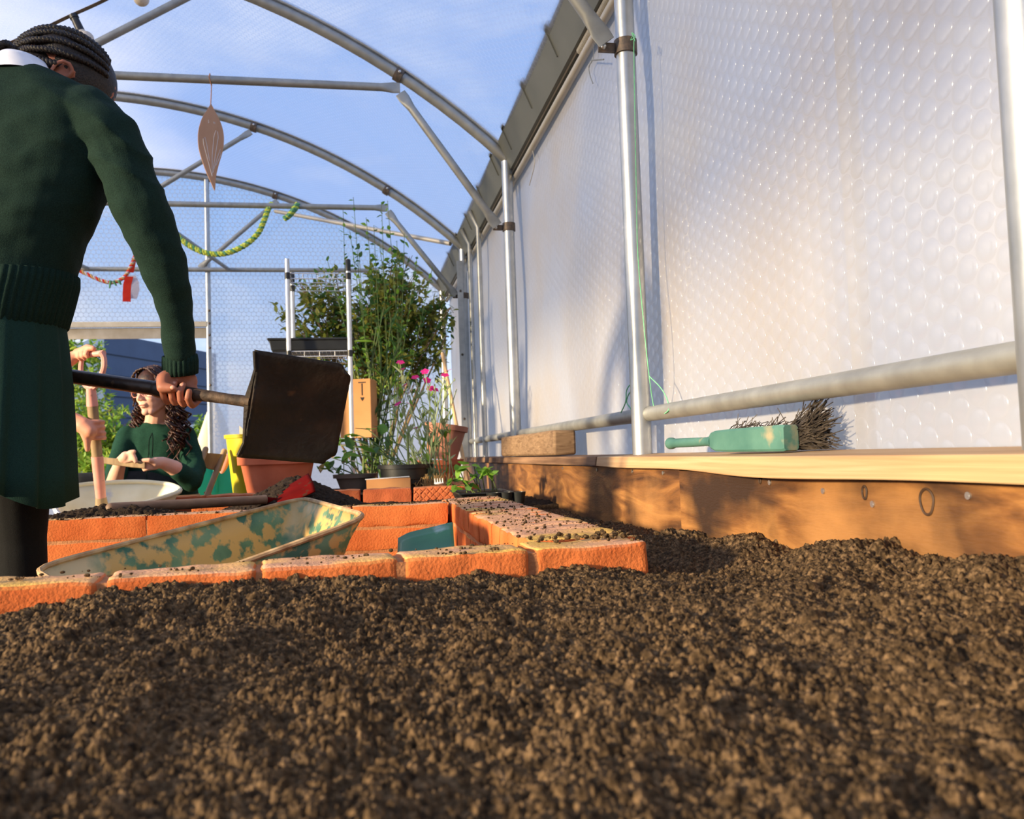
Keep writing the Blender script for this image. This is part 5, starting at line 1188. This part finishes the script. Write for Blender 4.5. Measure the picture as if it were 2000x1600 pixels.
def ribbed(name, rings_, mat, parent, count, amp):
    mb = MB(); rr = []
    for rg in rings_:
        c = sum(rg, V((0, 0, 0)))/len(rg); m_ = len(rg); rr.append([p+(p-c).normalized()*(amp*math.cos(2*math.pi*count*k/m_)) for k, p in enumerate(rg)])
    mb.loft(rr, True, False); return solid(mb.build(name, mat, parent, auto=180), .004)
ribbed('waistband', [ring(*q, 240, 2.2) for q in ((540,-124,140,1.86,.119),(560,-126,139,1.86,.124),(585,-127,132,1.86,.126),(612,-128,124,1.86,.126),(640,-128,116,1.86,.122),(643,-124,112,1.86,.117))], MT['rib'], jo, 60, .0022)
cuf = []
for (px, py, d, r) in ((351,694,1.934,.036),(352,706,1.936,.0375),(352,720,1.94,.0375),(353,731,1.943,.036)):
    c = at(px, py, d); ax_ = (at(353, 735, 1.945)-at(350, 690, 1.932)).normalized(); u_ = RV; w_ = ax_.cross(u_).normalized(); cuf.append([c+u_*(math.cos(2*math.pi*k/120)*r)+w_*(math.sin(2*math.pi*k/120)*r*.85) for k in range(120)])
ribbed('cuff', cuf, MT['rib'], jo, 24, .0013)
# shirt collar
cl_ = [ring(*q, 40, 2.0) for q in ((156,-14,112,1.85,.074),(142,-2,100,1.852,.070),(128,8,88,1.856,.066),(122,10,86,1.858,.063),(126,13,84,1.858,.059),(150,14,84,1.856,.056))]
mb = MB(); mb.loft(cl_, True, False); mb.build('shirt_collar', MT['shirt'], girl, auto=180)
# skirt
mb = MB(); rr = []; n = 220
for (py, L, Rp, th_, pl, sag) in ((600,-120,110,.118,0,0),(630,-124,113,.124,.001,0),(680,-136,118,.134,.003,0),(760,-152,124,.145,.006,0),(850,-164,126,.155,.010,0),(910,-172,126,.165,.013,.5),(950,-178,127,.172,.015,1)):
    rg = ring(py, L, Rp, 1.86, th_, n, 2.1); c = sum(rg, V((0, 0, 0)))/n; r2 = []
    for k, p in enumerate(rg):
        a = 2*math.pi*k/n; ph = (a*15/(2*math.pi)) % 1.0; saw = (ph if ph < .8 else (1-ph)*4) - .4
        lat = (p-c).dot(RV); r2.append(p+(p-c).normalized()*(pl*saw*1.6)+V((0, 0, sag*(-.42*max(0, lat-.035)+.012+.010*math.sin(a*4)))))
    rr.append(r2)
mb.loft(rr, True, False); solid(mb.build('skirt', MT['skirt'], girl, auto=50), .003)
for lg in (legR, legL):
    t_ = MB(); t_.chain([lg[0], lg[1], lg[2], lg[3], lg[4]], [.078,.063,.052,.053,.036]); q = lg[-1]
    b2 = blob(t_, .007, 3); b2.build('tights', MT['tights'], girl, auto=180)
    t_ = MB(); t_.chain([q+V((0, 0, -.035)), q+FV*.08+RV*.06+V((0, 0, -.05)), q+FV*.13+RV*.10+V((0, 0, -.055))], [.042,.034,.030]); b2 = blob(t_, .006, 3); b2.build('shoe', MT['rubber'], girl, auto=180)
# cornrows
cap_ = MB(); cap_.ell(P(-.012, 0, .036), (.101, .081, .089), Rm, 28, 18); cap_.ell(P(-.048, 0, -.012), (.070, .079, .070), Rm, 24, 14)
cap_.ell(P(-.034, 0, .048), (.086, .0835, .060), Rm, 24, 14); ho = cap_.build('hair', MT['hairA'], girl, auto=180)
Fa, Na = V((.84, 0, .36)).normalized(), None
axv = V((.86, 0, .50)).normalized(); upv = V((-.50, 0, .86)).normalized()
def braid_tube(pts, r, parent, tw):
    n_ = len(pts); mb = MB()
    for k in range(2):
        q = []
        for i, p in enumerate(pts):
            tng = (pts[min(i+1, n_-1)]-pts[max(i-1, 0)]).normalized(); u_ = tng.orthogonal().normalized() if i == 0 else (u_-tng*u_.dot(tng)).normalized(); w_ = tng.cross(u_); a = tw*2*math.pi*i/n_+math.pi*k; q.append(p+u_*(math.cos(a)*r*.55)+w_*(math.sin(a)*r*.55))
        mb.tube(q, r*.72, 6)
    return mb.build('braid', MT['hairA'], parent, auto=180)
for i in range(15):
    ph = math.radians(-114+228*i/14); pts = []; t0_ = 36 if abs(ph) < 1.45 else 98
    for k in range(64):
        th_ = math.radians(t0_+(168-t0_)*k/63); d = axv*math.cos(th_)+(upv*math.cos(ph)+V((0, 1, 0))*math.sin(ph))*math.sin(th_)
        pts.append(P(-.020+.1035*d.x, .0835*d.y, .026+.0960*d.z))
    braid_tube(pts, .0075, ho, 17 if t0_ < 50 else 9)
for i in range(9):
    y = -.05+.1*i/8; a0_ = P(-.105, y*.9, -.005-.02*abs(y)*10); pts = curve_pts([a0_, P(-.125, y*1.05, -.02), P(-.128-.01*(i % 2), y*1.0, -.06), P(-.110, y*.8, -.105-.012*(i % 3))], 44)
    braid_tube(pts, .0082, ho, 10)

# --- the second figure behind the girl, hands on the spade
p2 = T_('person', 'person hidden behind the girl, both hands on the pink spade', 'person', V((at(8, 900, 3.45).x, at(8, 900, 3.45).y, 0)))
core = MB(); P2, Rm2 = head_prims(core, at(8, 490, 3.45), RV*.75-FV*.5+UZ*-.35, 1.0, 0, at(8, 555, 3.47))
core.loft([ring(*q) for q in ((560,-20,36,3.47,.05),(580,-60,76,3.47,.08),(660,-55,72,3.47,.10),(760,-50,66,3.47,.09),(830,-56,72,3.47,.10),(880,-54,70,3.47,.10))])
aA = [at(70,590,3.45), at(84,660,3.40), at(98,708,3.36), at(128,706,3.32), at(140,700,3.30)]; core.chain(aA, [.045,.040,.036,.030,.027])
bar = (g1-g0).normalized(); gc = g0+(g1-g0)*.18
kn = grip(core, gc, bar, -FV, .0125, (-.034, -.014, .006, .025), 130, -62, .0088)
for k_ in kn: core.rcone(aA[-1], .020, k_, .0115)
core.chain([aA[-1]+V((.01, 0, .012)), g0+(g1-g0)*.30+V((0, -.012, .026)), g0+(g1-g0)*.58+V((0, -.014, .020))], [.018,.014,.0105])
aB = [at(74,600,3.5), at(92,700,3.44), at(104,780,3.36), at(126,812,3.31), at(142,824,3.29)]; core.chain(aB, [.045,.041,.038,.036,.034])
sd2 = (P1-P0).normalized(); sc = P0+sd2*((at(187, 838, 3.3)-P0).dot(sd2))
core.chain([at(142,822,3.285), at(164,832,3.265), at(176,842,3.258)], [.034,.032,.026])
for i, o in enumerate((-.026, -.004, .018, .038)):
    b0 = at(172, 834+i*4, 3.25); c_ = sc+sd2*o
    core.chain([b0, c_-FV*.030+RV*.006, c_-FV*.016+RV*.030, c_+FV*.012+RV*.030, c_+FV*.026+RV*.008], [.0115,.0098,.0095,.009,.008])
core.chain([at(164,842,3.26), at(170,862,3.262), at(171,878,3.268)], [.018,.0135,.0105])
for s_ in (-1, 1): 
    x_ = 8+s_*28; q = at(x_, 900, 3.48); core.chain([at(x_, 850, 3.48), V((q.x, q.y, .48)), V((q.x, q.y, .08)), V((q.x, q.y, .04))+(RV*.10-FV*.05)], [.085,.058,.036,.026])
blob(core, .0045, 3, .4).build('body', MT['skinB'], p2, auto=180); face_parts(P2, 1, p2, MT['hairB'])
t_ = MB(); t_.loft([ring(*q) for q in ((556,-20,38,3.47,.058),(580,-66,82,3.47,.092),(660,-60,78,3.47,.112),(760,-56,72,3.47,.104),(850,-62,78,3.47,.118),(900,-62,78,3.47,.118))]); t_.chain(aA[:3], [.055,.050,.046]); t_.chain(aB[:3], [.055,.050,.046]); blob(t_, .010, 4).build('jumper', MT['knit'], p2, auto=180)
t_ = MB()
for s_ in (-1, 1): x_ = 8+s_*28; q = at(x_, 900, 3.48); t_.chain([at(x_, 840, 3.48), V((q.x, q.y, .48)), V((q.x, q.y, .12))], [.095,.068,.052])
blob(t_, .010, 3).build('trousers', MT['dark'], p2, auto=180)
t_ = MB(); t_.ell(P2(-.022, 0, .036), (.100, .082, .090), Rm2, 24, 14); t_.ell(P2(-.055, 0, -.04), (.062, .078, .085), Rm2, 24, 14); t_.build('hair', MT['hairB'], p2)
for s_ in (-1, 1):
    x_ = 8+s_*28; q = at(x_, 900, 3.48); t_ = MB(); t_.chain([V((q.x, q.y, .05)), V((q.x, q.y, .042))+(RV*.11-FV*.055)], [.045,.035]); blob(t_, .008, 3).build('shoe', MT['rubber'], p2, auto=180)

# --- the seated woman
w0 = at(320, 985, 4.45)
wm = T_('person', 'seated woman in green cardigan with glasses and long curly hair', 'person', V((w0.x, w0.y, 0)))
wf = RV*-.42-FV*.90+UZ*-.05
core = MB(); P3, Rm3 = head_prims(core, at(303, 767, 4.36), wf, 1.04, 0.04, at(303, 835, 4.42))
core.loft([ring(*q) for q in ((822,284,322,4.42,.05),(845,248,358,4.42,.08),(900,256,364,4.42,.10),(960,256,372,4.42,.105),(985,250,378,4.42,.11))])
uA = [at(250,852,4.38), at(232,905,4.28), at(222,950,4.16), at(228,925,4.08), at(236,902,4.03)]
core.chain(uA, [.048,.044,.042,.034,.026])
hA = at(246, 892, 4.0); core.chain([uA[-1], hA], [.026,.026])
for k in range(4): core.chain([hA+V((0, 0, .008-.010*k)), at(258+2*k, 884+4*k, 3.985), at(262+1*k, 893+3*k, 3.985)], [.0115,.0105,.009])
core.chain([hA, at(254,884,3.99), at(262,882,3.985)], [.014,.012,.0095])
uB = [at(360,852,4.42), at(380,915,4.36), at(372,938,4.24), at(340,914,4.14), at(318,904,4.08)]
core.chain(uB, [.050,.046,.046,.038,.029])
hB = at(304, 904, 4.04); core.chain([uB[-1], hB], [.029,.028])
for k in range(4): core.chain([hB+V((0, 0, .012-.011*k)), at(288, 902+4.5*k, 4.02), at(276+2*k, 906+4*k, 4.02)], [.0125,.0105,.009])
core.chain([hB, at(292,899,4.0), at(279,899,4.0)], [.015,.012,.0095])
bf = (RV*-.80-FV*.55).normalized(); sb = V((-bf.y, bf.x, 0))
hips = [w0+V((0, 0, .02))+sb*s_ for s_ in (-.09, .09)]
for hp in hips:
    hp.z = .50; kn_ = hp+bf*.40+V((0, 0, .02)); an = V((kn_.x, kn_.y, .08))+bf*.03; core.chain([hp, kn_, an, V((an.x, an.y, .045))+bf*.13], [.085,.062,.038,.028])
blob(core, .0042, 3, .4).build('body', MT['skinC'], wm, auto=180); face_parts(P3, 1.04, wm, MT['hairB'])
t_ = MB(); t_.loft([ring(*q) for q in ((826,280,324,4.42,.058),(842,246,360,4.42,.085),(856,238,368,4.42,.10),(890,244,373,4.42,.114),(930,248,378,4.42,.118),(960,248,384,4.42,.122),(990,242,392,4.42,.128))])
t_.chain([at(250,852,4.38), at(231,905,4.28), at(221,952,4.16)], [.056,.053,.053]); t_.chain([at(360,852,4.42), at(381,915,4.36), at(373,938,4.24), at(348,920,4.165)], [.058,.056,.056,.046])
j = blob(t_, .008, 4); j.v = [tuple(V(p)+V(n_)*(.005*mnoise.noise(V(p)*13)+.003*mnoise.noise(V(p)*28))) for p, n_ in zip(j.v, j.n)]; cg = j.build('cardigan', MT['cardi'], wm, auto=180)
mb = MB(); a = at(297, 846, 4.30); mb.tube(curve_pts([a, a+V((-.01, -.02, -.04)), a+V((-.012, -.022, -.11))], 8), .003, 6); mb.tube(curve_pts([a, a+V((.008, -.022, -.04)), a+V((.004, -.024, -.12))], 8), .003, 6); mb.tube(curve_pts([a+V((-.01, -.026, -.09)), a+V((-.02, -.03, -.18)), a+V((-.02, -.03, -.30))], 8), .0025, 6); mb.build('neck_tie', MT['rib'], cg)
t_ = MB()
for hp in hips: kn_ = hp+bf*.40+V((0, 0, .02)); an = V((kn_.x, kn_.y, .12))+bf*.03; t_.chain([hp, kn_, an], [.100,.078,.060])
blob(t_, .010, 3).build('trousers', MT['dark'], wm, auto=180)
for hp in hips: kn_ = hp+bf*.40; an = V((kn_.x, kn_.y, .05))+bf*.03; t_ = MB(); t_.chain([an, V((an.x, an.y, .042))+bf*.14], [.045,.034]); blob(t_, .008, 3).build('shoe', MT['rubber'], wm, auto=180)
t_ = MB(); t_.ell(P3(-.016, 0, .048), (.104, .084, .086), Rm3, 24, 16); t_.ell(P3(-.060, 0, -.035), (.062, .082, .10), Rm3, 24, 14); hw_ = t_.build('hair', MT['hairB'], wm)
for side, cnt in ((-1, 34), (1, 44)):
    mb = MB()
    for k in range(cnt):
        st = P3(R.uniform(-.06, .055), side*R.uniform(.03, .078), R.uniform(.04, .10)-.0)
        sidept = P3(R.uniform(-.08, .03), side*R.uniform(.088, .112), R.uniform(-.06, 0.0))
        en = P3(R.uniform(-.06, .055), side*R.uniform(.09, .155), R.uniform(-.34, -.20))+V((0, 0, -.02))
        mid_ = P3(R.uniform(-.08, .05), side*R.uniform(.095, .135), R.uniform(-.17, -.12)); base = curve_pts([st, sidept, mid_, en], 44); ph = R.uniform(0, 6); q = []
        for i, p in enumerate(base):
            amp = .004+.012*min(1, i/22); a = ph+i*.85; q.append(p+V((math.cos(a)*amp, math.sin(a)*amp, .003*math.sin(a*2))))
        mb.tube(q, [.0045]*(len(q)-3)+[.004, .003, .0015], 5)
    for k in range(46):
        x_ = R.uniform(-.09, .075); base = curve_pts([P3(x_*.9, side*.004, .136-abs(x_)*.22), P3(x_, side*.050, .118-abs(x_)*.2), P3(x_-.008, side*.086, .055), P3(x_-.012, side*R.uniform(.090, .100), R.uniform(-.06, -.01))], 26); ph = R.uniform(0, 6); q = []
        for i, p in enumerate(base): amp = .001+.006*min(1, i/20); a = ph+i*.85; q.append(p+V((math.cos(a)*amp, math.sin(a)*amp, .002*math.sin(a*2))))
        mb.tube(q, .0042, 5)
    mb.build('hair_curls', MT['hairB'], hw_, auto=180)
gm = T_('spectacles', 'pink rimmed spectacles worn by the seated woman', 'glasses', P3(.1, 0, 0))
mb = MB()
for y in (-1, 1):
    mb.tube([P3(.0975+.004*(-1), .033*y+.022*math.cos(a), -.002+.019*math.sin(a)) for a in [2*math.pi*k/24 for k in range(25)]], .0019, 6); mb.tube([P3(.092, .055*y, .006), P3(.06, .074*y, .006), P3(-.01, .082*y, .008)], .0018, 6)
mb.tube([P3(.0945, -.011, .002), P3(.099, 0, .005), P3(.0945, .011, .002)], .002, 6); mb.build('frame', MT['glasses'], gm)
mb = MB(); a, b = at(199, 899, 4.0), at(284, 909, 4.0); dd_ = (b-a).normalized(); mb.loft([[a+dd_*((b-a).length*t)+V((0, sy*.006, sz*h)) for sy, sz in ((-1, -1), (1, -1), (1, 1), (-1, 1))] for t, h in ((0, .013), (.04, .015), (.35, .0165), (.7, .0175), (1, .016))]); tag(mb.build('whittled_stick', MT['ashwood'], auto=30, bevel=.003), 'flat pale wooden stick held across the seated woman lap', 'wooden stick')
